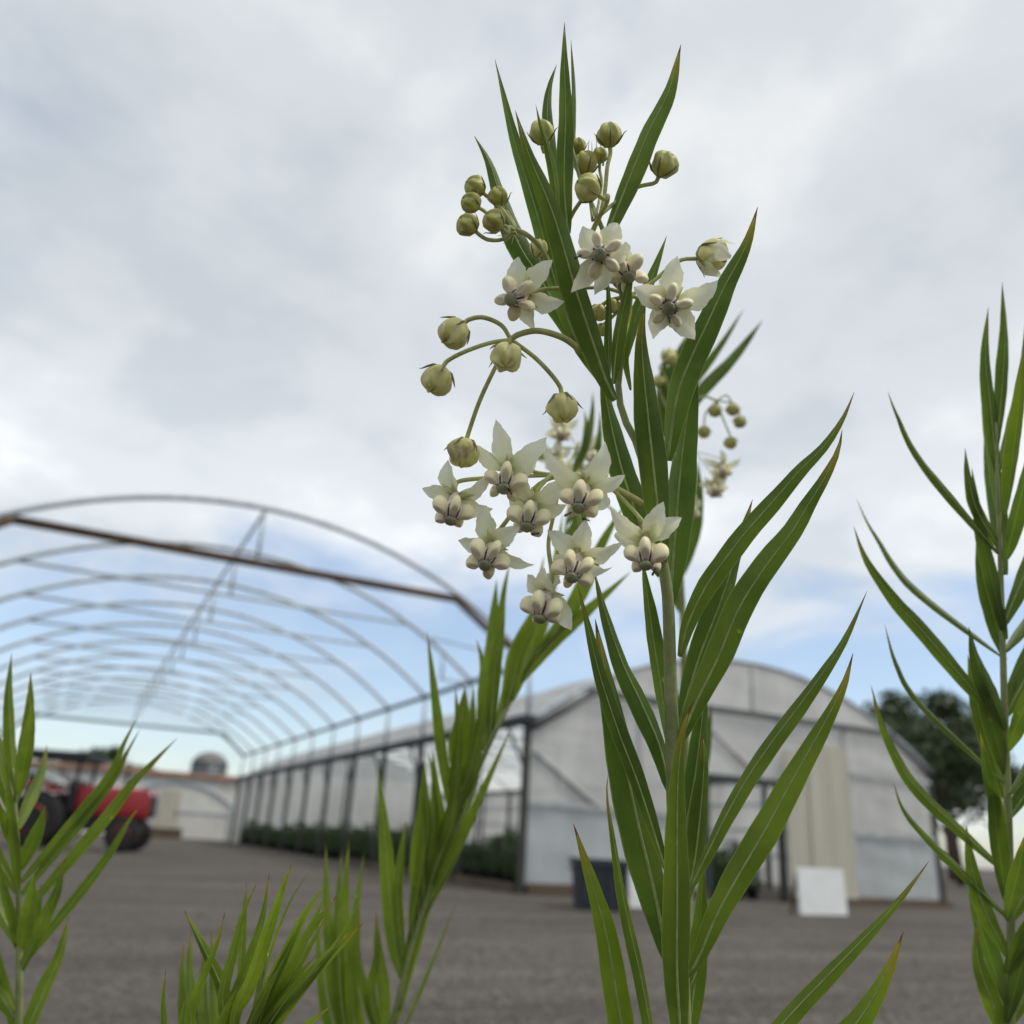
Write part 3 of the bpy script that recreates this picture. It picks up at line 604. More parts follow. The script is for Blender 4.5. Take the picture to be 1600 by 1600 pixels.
def tree(x, y, h, r, seed, label, group, n=5200):
    rng = np.random.default_rng(seed)
    t = thing('tree', label, 'tree', (x, y, 0), group)
    parts = [tube_data([(0, 0, 0), (0.05*h*rng.normal()*0.3, 0, h*0.3), (0, 0.02*h, h*0.62)], [h*0.028, h*0.02, h*0.008], 8)]; cl = []
    for i in range(9):
        a = i*2.4+rng.random(); z = h*(0.28+0.06*i); e = np.array([math.cos(a)*r*(0.75-0.03*i), math.sin(a)*r*(0.75-0.03*i), z+h*0.2])
        parts.append(tube_data([(0, 0, z*0.9), tuple(e*0.5+[0, 0, z*0.42]), tuple(e)], [h*0.011, h*0.007, h*0.002], 6)); cl.append(e)
    for i in range(14): cl.append(np.array([*(rng.normal(size=2)*r*0.38), h*(0.5+0.42*rng.random())]))
    obj('trunk', joined(parts), M['bark'], t)
    V = []; Fc = []
    cl = np.array(cl); rad_ = r*(0.25+0.22*rng.random(len(cl)))
    for i in range(n):
        j = rng.integers(len(cl)); d = rng.normal(size=3); d /= np.linalg.norm(d); c = cl[j]+d*rad_[j]*rng.random()**0.4*[1, 1, 0.75]
        s = rng.normal(size=3); s /= np.linalg.norm(s); u = np.cross(s, d); u /= np.linalg.norm(u)+1e-9; L_ = h*(0.018+0.016*rng.random()); o = len(V)
        V += [tuple(c-s*L_), tuple(c+u*L_*0.5), tuple(c+s*L_), tuple(c-u*L_*0.5)]; Fc.append((o, o+1, o+2, o+3))
    obj('crown', mesh('crown', V, Fc), M['tree'], t, False)
tree(1.6, 88, 6.6, 3.0, 1, 'dark rounded tree rising beside the brown barn roof', 'far trees')
tree(29.4, 24.0, 7.2, 2.9, 2, 'dark leafy tree rising behind the clad greenhouse right shoulder', 'far trees')
for i, (x, y, h) in enumerate(((35, 27, 7.4), (36, 20, 6.4), (46, 36, 8.5), (-8, 95, 7), (-17, 90, 6.5), (-26, 84, 7.5))):
    tree(x, y, h, h*0.44, 10+i, ('tree in the clump to the right of the clad greenhouse' if i < 3 else 'far tree in the row behind the white shed left end'), ('trees right of the greenhouse' if i < 3 else 'trees behind the shed'), 3000)

# ------------------------------------------------------------------ milkweed: leaf, flower, bud builders
def set_attr(me, cols):
    a = me.color_attributes.new('lf', 'FLOAT_COLOR', 'POINT'); a.data.foreach_set('color', np.array(cols, 'f').ravel())
def leaf(parent, pts, W, d0, d1=None, phi=0, tip=0.6, yel=0.25, fold=0.38, rib=True, bow=0.0, n=26, name='leaf'):
    """pts: midrib from base to tip (as seen), W: blade width in the same units, d0/d1: distance of base and tip."""
    d1 = d0 if d1 is None else d1
    C = catmull([(x, y, 0) for x, y in pts], n)
    P = []
    for i, c in enumerate(C):
        s = i/(n-1); d = d0+(d1-d0)*s + bow*math.sin(math.pi*s); P.append(px(c[0], c[1], d))
    K = 6; V = []; Fc = []; cols = []; ph = rad(phi); seed = random.random()*20; rp = []
    peak = random.uniform(0.34, 0.46)
    for i in range(n):
        s = i/(n-1); tng = (P[min(i+1, n-1)]-P[max(i-1, 0)]).normalized(); view = (P[i]-CAM).normalized()
        side = tng.cross(view).normalized(); side = Matrix.Rotation(ph + 0.25*math.sin(seed+s*2.2), 3, tng) @ side; nrm = side.cross(tng).normalized()
        if s < peak: w = 0.26+0.74*math.sin(math.pi/2*(s/peak)**0.8)
        else:
            q = (s-peak)/(1-peak); w = 1-q**1.65
        hw = max(w, 0.012)*W*0.5*(d0+(d1-d0)*s)/FPX
        dn = (d0+d1)/2*W/FPX
        for kx in range(K+1):
            u = kx/K*2-1
            wav = 1+0.025*math.sin(seed*3+s*19+kx*0.4)*abs(u)+0.02*math.sin(seed*5+s*41)*abs(u)
            off = fold*hw*abs(u)**1.3 + 0.10*hw*max(0, abs(u)-0.75)*4*0.5 + 0.03*dn*math.sin(seed+s*13+ (2 if u > 0 else 0))*abs(u)**2*w
            V.append(P[i]+side*(u*hw*wav)+nrm*off); cols.append((abs(u), s, tip, yel))
        rp.append(P[i])
    for i in range(n-1):
        for kx in range(K): a = i*(K+1)+kx; Fc.append((a, a+1, a+K+2, a+K+1))
    me = mesh(name, V, Fc); set_attr(me, cols)
    o = put(name, me, M['leaf'], parent)
    if rib:
        r0 = W*0.058*d0/FPX
        m2 = tube(rp[:-1], [r0*(1-0.85*i/(n-1)) for i in range(n-1)], 6, 'midrib'); q = obj('midrib', m2, M['midrib']); q.parent = o; q.matrix_parent_inverse = o.matrix_parent_inverse.copy() if False else Matrix.Identity(4)
    return o
def stalk(parent, pts, r, name='stalk', mat='stalk', seg=8, n=20):
    """pts: (x, y, distance) triples; r: radius in pixels at 0.27 m, one value or (start, end)"""
    C = catmull([(p[0], p[1], p[2]*1000) for p in pts], n)
    r0, r1 = r if hasattr(r, '__len__') else (r, r)
    return put(name, tube([px(c[0], c[1], c[2]/1000) for c in C], [(r0+(r1-r0)*i/(n-1))*FOCUS/FPX for i in range(n)], seg, name), M[mat], parent)
def child(name, me, mat, par): # sub-part whose mesh is in world space like its parent part's
    o = obj(name, me, M[mat]); o.parent = par; return o
def blade(P, widths, sidef, cup=0.2, K=8):
    V = []; Fc = []; cols = []; n = len(P); sd = random.random()*30; tipv = random.random()**2
    for i in range(n):
        tng = (P[min(i+1, n-1)]-P[max(i-1, 0)]).normalized(); side = sidef(i, tng); nr = side.cross(tng).normalized()
        for k in range(K+1):
            u = k/K*2-1; s_ = i/(n-1)
            ew = 1+0.07*math.sin(sd+s_*17+u*2)*abs(u)
            V.append(P[i]+side*(u*widths[i]*ew)+nr*(cup*widths[i]*u*u - 0.10*widths[i]*math.exp(-(u/0.22)**2) + 0.13*widths[i]*math.sin(sd*2+s_*9+(1.7 if u > 0 else 0))*u*u))
            cols.append((abs(u), i/(n-1), tipv, 0))
    for i in range(n-1):
        for k in range(K): a = i*(K+1)+k; Fc.append((a, a+1, a+K+2, a+K+1))
    me = mesh('petal', V, Fc); set_attr(me, cols); return me
def hood_mesh(c, ax, rd, tg, S, wide=1.0):
    """one hood of the corona: rounded back, flat slanting under-face with a rim, narrow beak leaning in over the disc"""
    nu, nv = 20, 14; V = []; Fc = []; cols = []
    for j in range(nv+1):
        th = math.pi*j/nv
        for i in range(nu):
            a = 2*math.pi*i/nu
            x, y, z = math.sin(th)*math.cos(a), math.sin(th)*math.sin(a), math.cos(th)      # x radial, y tangential, z axial (towards the disc)
            inn = max(0.0, -x)
            yt = y*(1.75 - 0.70*inn - 0.25*max(0, z))*wide
            xr = x*2.75 + 0.3 - 0.35*max(0, z)
            zz = z*3.45
            cut = 2.35 - 0.30*xr                         # slanting under-face, deeper on the outside
            flat = zz > cut
            if flat: zz = cut + 0.16*(zz-cut) - 0.35*math.exp(-((xr+0.4)/1.6)**2-(yt/1.0)**2)
            if x < -0.55: zz += 1.5*(-x-0.55)*(1 if z > -0.2 else 0.3)     # beak
            V.append(c + rd*(xr*S) + tg*(yt*S) + ax*(zz*S))
            u = 0.74+0.26*x-0.22*z
            if flat: u = 0.40+0.10*x
            cols.append((min(1, max(0, u-0.25*inn*inn)), 0, 0, 0))
    for j in range(nv):
        for i in range(nu): i2 = (i+1) % nu; Fc.append((j*nu+i, j*nu+i2, (j+1)*nu+i2, (j+1)*nu+i))
    me = mesh('hood', V, Fc); set_attr(me, cols); return me
def flower(parent, base, disc, d, petals, scale=1.0, spin=0.0, toward=None, plen=13.6, pw=0.45):
    """base / disc: where petals meet and where the stigma disc sits (as seen); petals: (x, y, sign) tips"""
    S = 0.001*scale
    B = px(base[0], base[1], d); Dp = px(disc[0], disc[1], d); view = (B-CAM).normalized(); Lc = 11.6*S
    v = Dp-B; l = min(v.length, Lc*0.86); tw = math.sqrt(Lc*Lc-l*l) if toward is None else toward*S
    A = (v.normalized()*l - view*tw).normalized()
    e1 = (-view) - A*(-view).dot(A); e1 = e1.normalized() if e1.length > 0.12 else (UP - A*UP.dot(A)).normalized()
    e2 = A.cross(e1)
    rd = lambda ang: e1*math.cos(ang)+e2*math.sin(ang)
    col = put('flower', joined([tube_data([B-A*1.0*S, B+A*1.2*S, B+A*3.0*S, B+A*6*S, B+A*8.4*S], [1.6*S, 1.9*S, 2.2*S, 2.3*S, 1.7*S], 14)]), M['wing'], parent)
    child('stigma_disc', tube([B+A*8.3*S, B+A*8.6*S, B+A*9.3*S, B+A*9.8*S, B+A*10.0*S], [1.6*S, 1.95*S, 2.05*S, 1.7*S, 0.8*S], 12), 'disc', col)
    for k in range(5):
        a = spin+k*2*math.pi/5; r_ = rd(a); tg = A.cross(r_)
        child('hood', hood_mesh(B+A*(5.9+0.4*random.uniform(-1, 1))*S+r_*3.95*S, A, r_, tg, S*(1+0.08*random.uniform(-1, 1)), random.uniform(0.85, 1.05)), 'hood', col)
        a2 = a+math.pi/5; r2 = rd(a2); t2 = A.cross(r2)                  # anther wings beside a dark slit
        for sg in (-1, 1):
            p0 = B+A*2.4*S+r2*2.0*S+t2*sg*0.60*S; p1 = B+A*5.8*S+r2*2.7*S+t2*sg*0.70*S; p2 = B+A*8.6*S+r2*1.9*S+t2*sg*0.55*S
            child('anther_wing', tube([p0, p1, p2], [0.3*S, 0.5*S, 0.36*S], 6), 'wing', col)
        child('nectar_slit', tube([B+A*4.0*S+r2*2.2*S, B+A*6.4*S+r2*2.55*S, B+A*8.6*S+r2*2.0*S], [0.10*S, 0.36*S, 0.22*S], 6), 'slit', col)
    dirs = []
    for (tx, ty, sg) in petals:
        T = px(tx, ty, d)-B; l = T.length; full = plen*S*random.uniform(0.95, 1.05)
        dz = math.sqrt(max(full*full-l*l, (0.12*full)**2)); Tp = T + view*dz*sg
        ln = Tp.length; tdir = Tp.normalized(); dirs.append(tdir)
        fc = Matrix.Rotation(random.uniform(-0.5, 0.5), 3, tdir) @ (A*0.75-view*0.75); nrm = (fc - tdir*fc.dot(tdir)); nrm = nrm.normalized() if nrm.length > 0.1 else (-view)
        n = 18; P = []; wd = []; curl = random.uniform(0.0, 0.34); bend = random.uniform(-0.07, 0.07); sdv = tdir.cross(nrm)
        for i in range(n):
            s = i/(n-1); P.append(B + tdir*(ln*(0.06+0.94*s)) + nrm*(ln*(0.13*math.sin(math.pi*s)-curl*s**3*0.5)) + sdv*(ln*bend*math.sin(math.pi*s)))
            w = (0.36+0.64*math.sin(math.pi/2*s/0.42)) if s < 0.42 else (1-((s-0.42)/0.58)**1.5)
            wd.append(max(w, 0.015)*full*pw*0.5*(1+0.04*math.sin(i*2.3+tx)))
        sf = lambda i, tg, nrm=nrm: tg.cross(nrm).normalized()
        child('petal', blade(P, wd, sf, random.uniform(0.10, 0.55)), 'petal', col)
    for i in range(len(dirs)):
        b = (dirs[i]+dirs[(i+1) % len(dirs)]); 
        if b.length < 0.3: continue
        b = (b.normalized()-view*0.30).normalized(); ln = 5.8*S
        child('sepal', tube([B-A*0.4*S, B+b*ln*0.4, B+b*ln*0.75, B+b*ln], [0.6*S, 0.85*S, 0.45*S, 0.1*S], 6), 'sepal', col)
    return col, B, A, S
def bud(parent, c, d, r, axis, cream=0.5, purple=0.0, tow=0.25, sep=1.0, name='flower_bud', squash=1.0):
    """c: centre as seen, r: radius in pixels, axis: direction from stalk to tip as seen"""
    S = r*d/FPX; C = px(c[0], c[1], d); view = (C-CAM).normalized()
    A = (RT*axis[0]-UP*axis[1]).normalized(); A = (A - view*tow).normalized(); e1 = A.orthogonal().normalized(); e1 = Matrix.Rotation(random.random()*6, 3, A) @ e1; e2 = A.cross(e1)
    nu, nv = 40, 18; V = []; Fc = []; cols = []; ph = random.random()
    for j in range(nv+1):
        t = j/nv; th = math.pi*t; z = -math.cos(th)
        for i in range(nu):
            a = 2*math.pi*i/nu; c5 = math.cos(5*a); rr = math.sin(th)
            rr *= (1+0.10*z)                                            # broader towards the tip end
            tw = a+0.35*max(0, z)                                       # furled petals twist a little
            am = (tw % (2*math.pi/5))-math.pi/5; pent = 0.86/math.cos(am)
            k5 = min(1, max(0, (z+0.75)/0.9)); rr *= (1-k5)*(1+0.03*c5)+k5*(0.30+0.70*pent)*(1.0+0.03*c5)
            if 0.05 < z < 0.95: rr *= 1-0.17*math.sin(math.pi*(z-0.05)/0.9)*(0.5-0.5*math.cos(5*tw))   # hollows between the ridges
            zz = z*0.93*squash
            if z > 0.55: zz -= 0.42*(z-0.55)*(0.4+0.6*math.cos(5*tw+math.pi))
            rr *= 1+(0.03*math.sin(3*a+ph*9+z*4)+0.06*math.sin(a+ph*6.3))*math.sin(th)
            V.append(C + A*(zz*S) + (e1*math.cos(a)+e2*math.sin(a))*(rr*S))
            cols.append((0.5-0.5*math.cos(5*tw), t, purple, cream))
    for j in range(nv):
        for i in range(nu): i2 = (i+1) % nu; Fc.append((j*nu+i, j*nu+i2, (j+1)*nu+i2, (j+1)*nu+i))
    me = mesh('flower_bud', V, Fc); set_attr(me, cols)
    o = put(name, me, M['bud'], parent)
    if sep:
        for k in range(5):
            a = math.pi/5+k*2*math.pi/5; q = e1*math.cos(a)+e2*math.sin(a)
            j_ = random.random(); P = [C-A*0.90*S+q*0.12*S, C-A*0.68*S+q*0.66*S, C-A*0.36*S+q*0.93*S, C-A*(0.10-0.1*sep*j_)*S+q*(1.10+0.1*j_)*S, C+A*(0.10*sep*S)+q*(1.16+0.3*j_)*S]
            child('sepal', tube(P, [0.06*S, 0.085*S, 0.07*S, 0.04*S, 0.010*S], 6), 'sepal_tip', o)
    return o, C-A*0.92*S

# ------------------------------------------------------------------ the tall flowering milkweed in focus
d = 0.27
GROUND_Z = 0.0
def down(x, y, dd, foot, n=5):      # world points continuing a stem from a seen point down into its pot
    p = px(x, y, dd); f = Vector((foot[0], foot[1], 0.10)); return [p.lerp(f, t) for t in np.linspace(1, 0, n)][:-1]
def main_stem(parent, foot, pts, name='stem'):
    P = down(pts[0][0], pts[0][1], pts[0][2], foot)
    C = catmull([(p[0], p[1], p[2]*1000) for p in pts], 48); R0 = pts[0][3]
    rr = np.interp(np.linspace(0, 1, 48), np.linspace(0, 1, len(pts)), [p[3] for p in pts])
    Pw = P + [px(c[0], c[1], c[2]/1000) for c in C]
    return put(name, tube(Pw, [R0*FOCUS/FPX*1.08]*len(P) + [q*FOCUS/FPX for q in rr], 12, 'stem'), M['stem'], parent)
def pot(foot, label):
    t = thing('nursery_pot', label, 'pot', (foot[0], foot[1], 0))
    b = obj('pot_wall', joined([lathe_data([(0.001, 0.0), (0.052, 0.0), (0.064, 0.13), (0.068, 0.13), (0.068, 0.148), (0.061, 0.148), (0.059, 0.12), (0.001, 0.12)], 28)]), M['black'], t)
    obj('soil', joined([lathe_data([(0.058, 0.118), (0.05, 0.126), (0.025, 0.129), (0.002, 0.127)], 20)]), M['soil'], t)
def seg_at(pts, n=60):
    return None
FA, FB, FC_, FD, FF, FG = (0.166, 0.215), (0.128, 0.44), (0.345, 0.47), (0.045, 0.32), (0.362, 0.252), (-0.055, 0.47)
for f, l in ((FA, 'black nursery pot of the tall milkweed with open flowers'), (FB, 'black nursery pot of the leaning leafy milkweed'), (FC_, 'black nursery pot of the milkweed behind the tall one'),
             (FD, 'black nursery pot of the short leafy milkweed'), (FF, 'black nursery pot of the flowerless milkweed right of the tall one'), (FG, 'black nursery pot of the milkweed left of the short one')): pot(f, l)

A_ = thing('milkweed_plant', 'tall milkweed with open white star flowers, cream buds and long dark leaves', 'plant', (FA[0], FA[1], 0.12))
main_stem(A_, FA, [(1068, 1640, d, 13.5), (1060, 1420, d, 13.5), (1052, 1220, d, 13), (1047, 1040, d, 12.5), (1043, 930, d, 12), (1031, 860, d, 11), (1011, 775, d, 10), (1000, 705, d, 9.5),
    (974, 650, d, 8.5), (966, 600, d, 7), (974, 540, d, 6), (975, 480, d, 5), (958, 405, d, 4.5), (932, 335, d, 4), (905, 275, d, 3.2), (890, 215, d, 2.5)])
AL = [  # points base -> tip, width, base distance, tip distance, phi, tip dryness, yellow, bow
 ([(962,625),(945,590),(902,461),(865,337),(827,244),(805,172)], 47, .268, .255, 12, .3, .10),
 ([(940,600),(902,535),(868,440),(838,330),(806,228),(790,165),(773,92)], 34, .275, .283, -28, .2, .12),
 ([(888,365),(882,300),(882,240),(884,180),(882,110),(882,34)], 29, .268, .262, 8, .4, .16),
 ([(893,300),(897,220),(899,170),(897,120),(892,60)], 15, .276, .282, 40, .1, .20),
 ([(868,290),(858,220),(855,170),(859,135),(870,100)], 21, .280, .288, 10, .1, .10),
 ([(872,340),(866,280),(856,230),(845,195),(837,163)], 17, .264, .258, 30, .2, .35),
 ([(942,385),(957,345),(980,288),(1012,210),(1046,140),(1064,69)], 39, .270, .270, -18, .9, .18),
 ([(903,545),(880,500),(842,432),(816,392),(797,352),(779,298),(764,252),(741,212)], 40, .278, .290, 20, .2, .06),
 ([(1043,720),(1058,620),(1079,562),(1105,506),(1131,450),(1165,385),(1184,323)], 49, .272, .268, -15, .9, .08),
 ([(974,575),(990,505),(1007,461),(1022,424),(1042,368)], 22, .276, .280, 20, .3, .15),
 ([(958,600),(965,530),(977,469),(991,415)], 25, .264, .262, -15, .1, .25),
 ([(950,610),(951,540),(952,480),(948,415)], 15, .272, .275, 10, .1, .15),
 ([(985,610),(975,560),(985,510),(992,470)], 16, .266, .266, -30, .1, .35),
 ([(1036,880),(1028,800),(1021,730),(1013,655),(1005,575),(1003,520),(1009,474)], 49, .266, .262, 14, .6, .10),
 ([(1047,945),(1054,850),(1063,740),(1075,640),(1090,540)], 52, .276, .284, -12, .2, .04),
 ([(1032,900),(1000,820),(972,735),(952,650),(938,570)], 46, .277, .287, 10, .2, .05),
 ([(1062,1026),(1075,975),(1100,922),(1125,885),(1162,836),(1212,779),(1250,735),(1287,698),(1316,655),(1335,612)], 36, .270, .262, -22, .5, .16),
 ([(1062,1160),(1088,1097),(1121,1030),(1156,948),(1200,880),(1238,830),(1263,788),(1288,748),(1309,705),(1316,671)], 48, .268, .262, -10, .8, .14),
 ([(1064,1120),(1093,1025),(1124,945),(1150,868),(1165,820),(1176,780)], 42, .278, .290, 18, .7, .08),
 ([(1044,1500),(1025,1405),(999,1295),(970,1165),(950,1070),(930,967)], 64, .268, .276, 10, .9, .12),
 ([(1042,1365),(1000,1232),(966,1142),(936,1050),(916,968),(903,915)], 30, .262, .270, -20, .2, .10),
 ([(1046,1235),(1030,1165),(1000,1095),(972,1035),(948,965),(928,890)], 40, .274, .280, 22, .2, .06),
 ([(1043,1160),(1034,1080),(1022,1005),(1012,935),(1003,870)], 34, .280, .288, -14, .2, .06),
 ([(1066,1660),(1058,1525),(1058,1412),(1058,1300),(1060,1206),(1069,1135),(1083,1096)], 48, .258, .250, 22, .9, .34),
 ([(1072,1410),(1086,1340),(1095,1262),(1100,1190),(1098,1146)], 36, .276, .280, 12, .5, .22),
 ([(1064,1330),(1083,1230),(1095,1140),(1104,1040)], 34, .280, .288, 20, .1, .06),
 ([(1075,1395),(1110,1324),(1137,1270),(1167,1217),(1205,1161),(1250,1101),(1287,1049),(1319,1000),(1355,923)], 31, .266, .262, -38, .3, .30),
 ([(1074,1525),(1090,1500),(1119,1432),(1150,1375),(1194,1300),(1232,1230),(1277,1150),(1316,1075),(1333,1020)], 47, .264, .260, -8, 1.0, .36),
 ([(1078,1545),(1110,1462),(1145,1392),(1168,1330),(1182,1275)], 34, .276, .284, 30, .2, .40),
 ([(1040,1760),(985,1660),(968,1580),(950,1472),(930,1397),(910,1332),(896,1287)], 45, .268, .260, 8, 1.0, .62),
 ([(1050,1760),(1024,1660),(1013,1590),(1001,1525),(986,1461),(972,1394),(960,1319),(949,1246),(950,1210)], 25, .264, .258, 48, .9, .42),
 ([(1070,1660),(1083,1560),(1094,1450),(1098,1345)], 36, .280, .286, -12, .2, .34),
 ([(1080,1790),(1140,1700),(1224,1598),(1288,1530),(1344,1472),(1400,1412),(1452,1345)], 31, .268, .258, -30, .6, .48),
 ([(1088,1830),(1200,1740),(1290,1650),(1345,1590),(1385,1520),(1412,1455)], 48, .262, .250, -10, .9, .66),
]
for i, (pts, W, a, b, ph, tp, yl) in enumerate(AL): leaf(A_, pts, W*0.93, a, b, ph, tp, yl+0.06)
# lower stem leaves below the picture
for i in range(10):
    y = 1760+i*70; s = 1 if i % 2 else -1
    leaf(A_, [(1070, y+60), (1070+s*60, y-40), (1070+s*110, y-200)], 40, .268, .268, 15*s, .5, .4, rib=False)

# umbels
def tpx(P):
    v = P-CAM; z = v.dot(FW); return (800+FPX*v.dot(RT)/z, 800-FPX*v.dot(UP)/z, z)
def budstalk(par, pts, rs, c, dd, rr, ax, *a):
    o, tail = bud(par, c, dd, rr, ax, *a); C = px(c[0], c[1], dd); A = (C-tail).normalized()
    stalk(par, pts[:-1] + [tpx(tail-A*0.0022), tpx(tail+A*0.0006)], rs, 'pedicel')
stalk(A_, [(908,548,.268), (880,528,.265), (842,517,.262), (812,522,.262), (797,531,.262)], (5.2, 4.6), 'peduncle')
for pts, c, ax, cr, pu in (
    ([(798,530,.262), (783,508,.262), (755,496,.262), (727,498,.262)], (709,520), (-.75, .65), .82, .5),
    ([(798,531,.262), (765,536,.260), (725,550,.258), (695,571,.258)], (683,593), (-.45, .85), .75, .4),
    ([(798,530,.262), (794,533,.256), (790,540,.252)], (790,558), (.0, .75), .78, .30),
    ([(800,532,.262), (835,558,.263), (862,586,.264), (880,613,.264)], (879,637), (.1, .95), .72, .30),
    ([(797,532,.262), (775,572,.262), (750,625,.262), (729,684,.262)], (724,707), (-.25, .95), .72, .7)):
    budstalk(A_, pts, (3.4, 3.6), c, pts[-1][2], 25.5, ax, cr, pu, 0.35 if ax[0] else 0.9, 1.0)
stalk(A_, [(856,408,.272), (842,384,.268), (822,366,.266), (806,359,.265)], (4.2, 3.6), 'peduncle')
for pts, c, ax, r in (
    ([(806,359,.265), (790,335,.267), (768,308,.268), (759,300,.268)], (743,292), (-.75, -.6), 17.5),
    ([(806,359,.265), (780,350,.264), (765,340,.262), (752,330,.262)], (736,317), (-.8, -.5), 16.5),
    ([(806,358,.265), (800,345,.268), (790,330,.268), (786,322,.268)], (779,307), (-.2, -.9), 16),
    ([(804,361,.265), (785,374,.262), (765,375,.260), (746,367,.258)], (731,351), (-.7, -.6), 18),
    ([(805,360,.265), (795,355,.260), (789,352,.258)], (772,346), (-.7, -.6), 18.5)):
    budstalk(A_, pts, (3.0, 3.0), c, pts[-1][2], r, ax, .12, 0.0, 0.2, 1.2)
for k in range(9):      # small bracts at the umbel centre
    a = k*0.7; stalk(A_, [(805,361,.264), (800+9*math.cos(a), 368+5*math.sin(a), .262), (796+20*math.cos(a), 372+10*math.sin(a), .26)], (1.2, .3), 'bract', 'sepal', 5, 8)
stalk(A_, [(922,372,.270), (930,352,.268), (938,336,.266)], (4.4, 4.0), 'peduncle')
for pts, c, ax, r, cr in (
    ([(938,336,.266), (945,300,.268), (949,260,.269), (953,233,.270)], (952,211), (-.05, -1), 20, .22),
    ([(938,336,.266), (962,316,.272), (995,293,.274), (1024,276,.274)], (1037,257), (.4, -.85), 21.5, .25),
    ([(938,336,.266), (948,318,.262), (950,305,.258), (943,296,.257)], (919,294), (-.6, -.4), 22, .30),
    ([(932,340,.268), (922,310,.272), (916,280,.274)], (915,255), (-.05, -1), 19.5, .15),
    ([(888,350,.272), (872,290,.276), (860,240,.276), (850,226,.276)], (846,207), (-.1, -1), 20, .40)):
    budstalk(A_, pts, (3.2, 3.4), c, pts[-1][2], r, ax, cr, .05, 0.1, 1.0)
stalk(A_, [(887,350,.27), (897,330,.268), (909,312,.262)], (3.2, 3.2), 'pedicel')
for pts, c, r in (([(926,345,.27), (918,290,.278), (906,250,.28)], (903,228), 13), ([(930,345,.27), (940,290,.278), (937,262,.28)], (937,243), 13)):
    budstalk(A_, pts, (2.4, 2.6), c, .28, r, (0, -1), 0.0, 0, .1, 3.2)
for k in range(8):
    stalk(A_, [(900+6*k, 262-k % 3*3, .279), (899+6.5*k, 240, .279), (898+7*k+random.uniform(-2, 2), 214+random.uniform(0, 14), .279)], (1.6, .25), 'bract', 'stem', 5, 8)

# open flowers
FLOWERS = []
def topx(P):
    v = P-CAM; z = v.dot(FW); return (800+FPX*v.dot(RT)/z, 800-FPX*v.dot(UP)/z, z)
def fl(base, disc, dd, petals, hub, scale=1.0, spin=0.0, toward=None, via=None, par=None, **kw):
    par = par or A_
    col, B, A, S_ = flower(par, base, disc, dd, petals, scale, spin, toward, **kw)
    back = B - A*6*0.001*scale
    def topx(P):
        v = P-CAM; z = v.dot(FW); return (800+FPX*v.dot(RT)/z, 800-FPX*v.dot(UP)/z, z)
    FLOWERS.append((B, A, S_))
    if hub:
        pts = [hub] + ([via] if via else []) + [topx(back), topx(B-A*0.0008)]
        stalk(par, pts, (2.9*scale*0.27/dd, 3.3*scale*0.27/dd) if dd > .4 else (3.2, 3.6), 'pedicel')
    return col
HUB = (880, 742, .272)
stalk(A_, [(1018,796,.270), (985,776,.268), (947,756,.268), (910,744,.271), (880,742,.272)], (6, 4.5), 'peduncle')
fl((793,737),(785,771),.262,[(773,655,.2),(855,683,-.3),(738,692,.5),(846,722,1),(800,725,1)], HUB, spin=.1, via=(838,738,.270))
fl((712,776),(702,823),.258,[(697,718,.2),(658,765,.2),(768,742,-.2),(772,800,.8),(700,765,1)], HUB, spin=-.1, via=(800,745,.268))
fl((832,790),(820,832),.259,[(815,735,.3),(884,744,-.2),(790,775,.6),(890,792,.8),(838,772,1)], HUB, spin=.15, via=(862,742,.268))
fl((915,762),(901,803),.257,[(946,690,-.3),(851,703,.2),(980,746,.3),(872,748,1),(955,790,1)], HUB, spin=.35, via=(905,744,.269))
fl((769,853),(755,890),.255,[(758,790,.2),(713,848,.3),(812,824,-.3),(832,890,.2),(775,835,1)], HUB, spin=-.25, via=(838,760,.267))
fl((903,870),(891,910),.254,[(914,812,-.2),(855,828,.2),(978,853,.2),(958,893,.6),(870,885,1)], HUB, spin=.5, via=(898,770,.268))
fl((1009,846),(1009,892),.256,[(1037,784,-.2),(952,796,.2),(1066,808,.4),(957,838,.8),(1040,850,1)], (947,756,.268), spin=.05, via=(975,782,.266))
fl((855,926),(841,975),.252,[(823,898,.2),(850,890,-.6),(868,893,.5),(893,985,-.2),(830,940,1)], (866,800,.270), spin=.45, via=(857,850,.266))
stalk(A_, [HUB, (872,770,.271), (866,800,.270)], (3.4, 3.2), 'pedicel')
HB2 = (985, 462, .276)
stalk(A_, [(974,548,.270), (982,500,.276), HB2], (5, 4), 'peduncle')
fl((820,462),(791,470),.262,[(808,397,.1),(863,405,.1),(882,474,.0),(834,517,.2),(800,440,1)], (905,450,.272), spin=.5, via=(850,452,.268))
stalk(A_, [HB2, (945,450,.276), (905,450,.272)], (3.2, 3), 'pedicel')
fl((940,398),(936,398),.256,[(908,352,.1),(966,347,.1),(984,400,.35),(930,462,.5),(894,456,.0)], HB2, spin=.2, via=(958,440,.270), plen=14)
fl((1050,474),(1043,484),.260,[(1055,397,0),(990,448,.1),(1019,529,.2),(1086,531,0),(1124,439,0)], HB2, spin=.45, via=(1015,470,.272), plen=15, pw=.50)
fl((975,415),(985,440),.268,[(975,375,.2),(948,428,.4),(990,395,.1),(965,455,.6),(985,420,1)], HB2, spin=.2, plen=10)
stalk(A_, [HB2, (1020,440,.277), (1060,408,.278), (1092,404,.278)], (3.2, 3.4), 'pedicel')
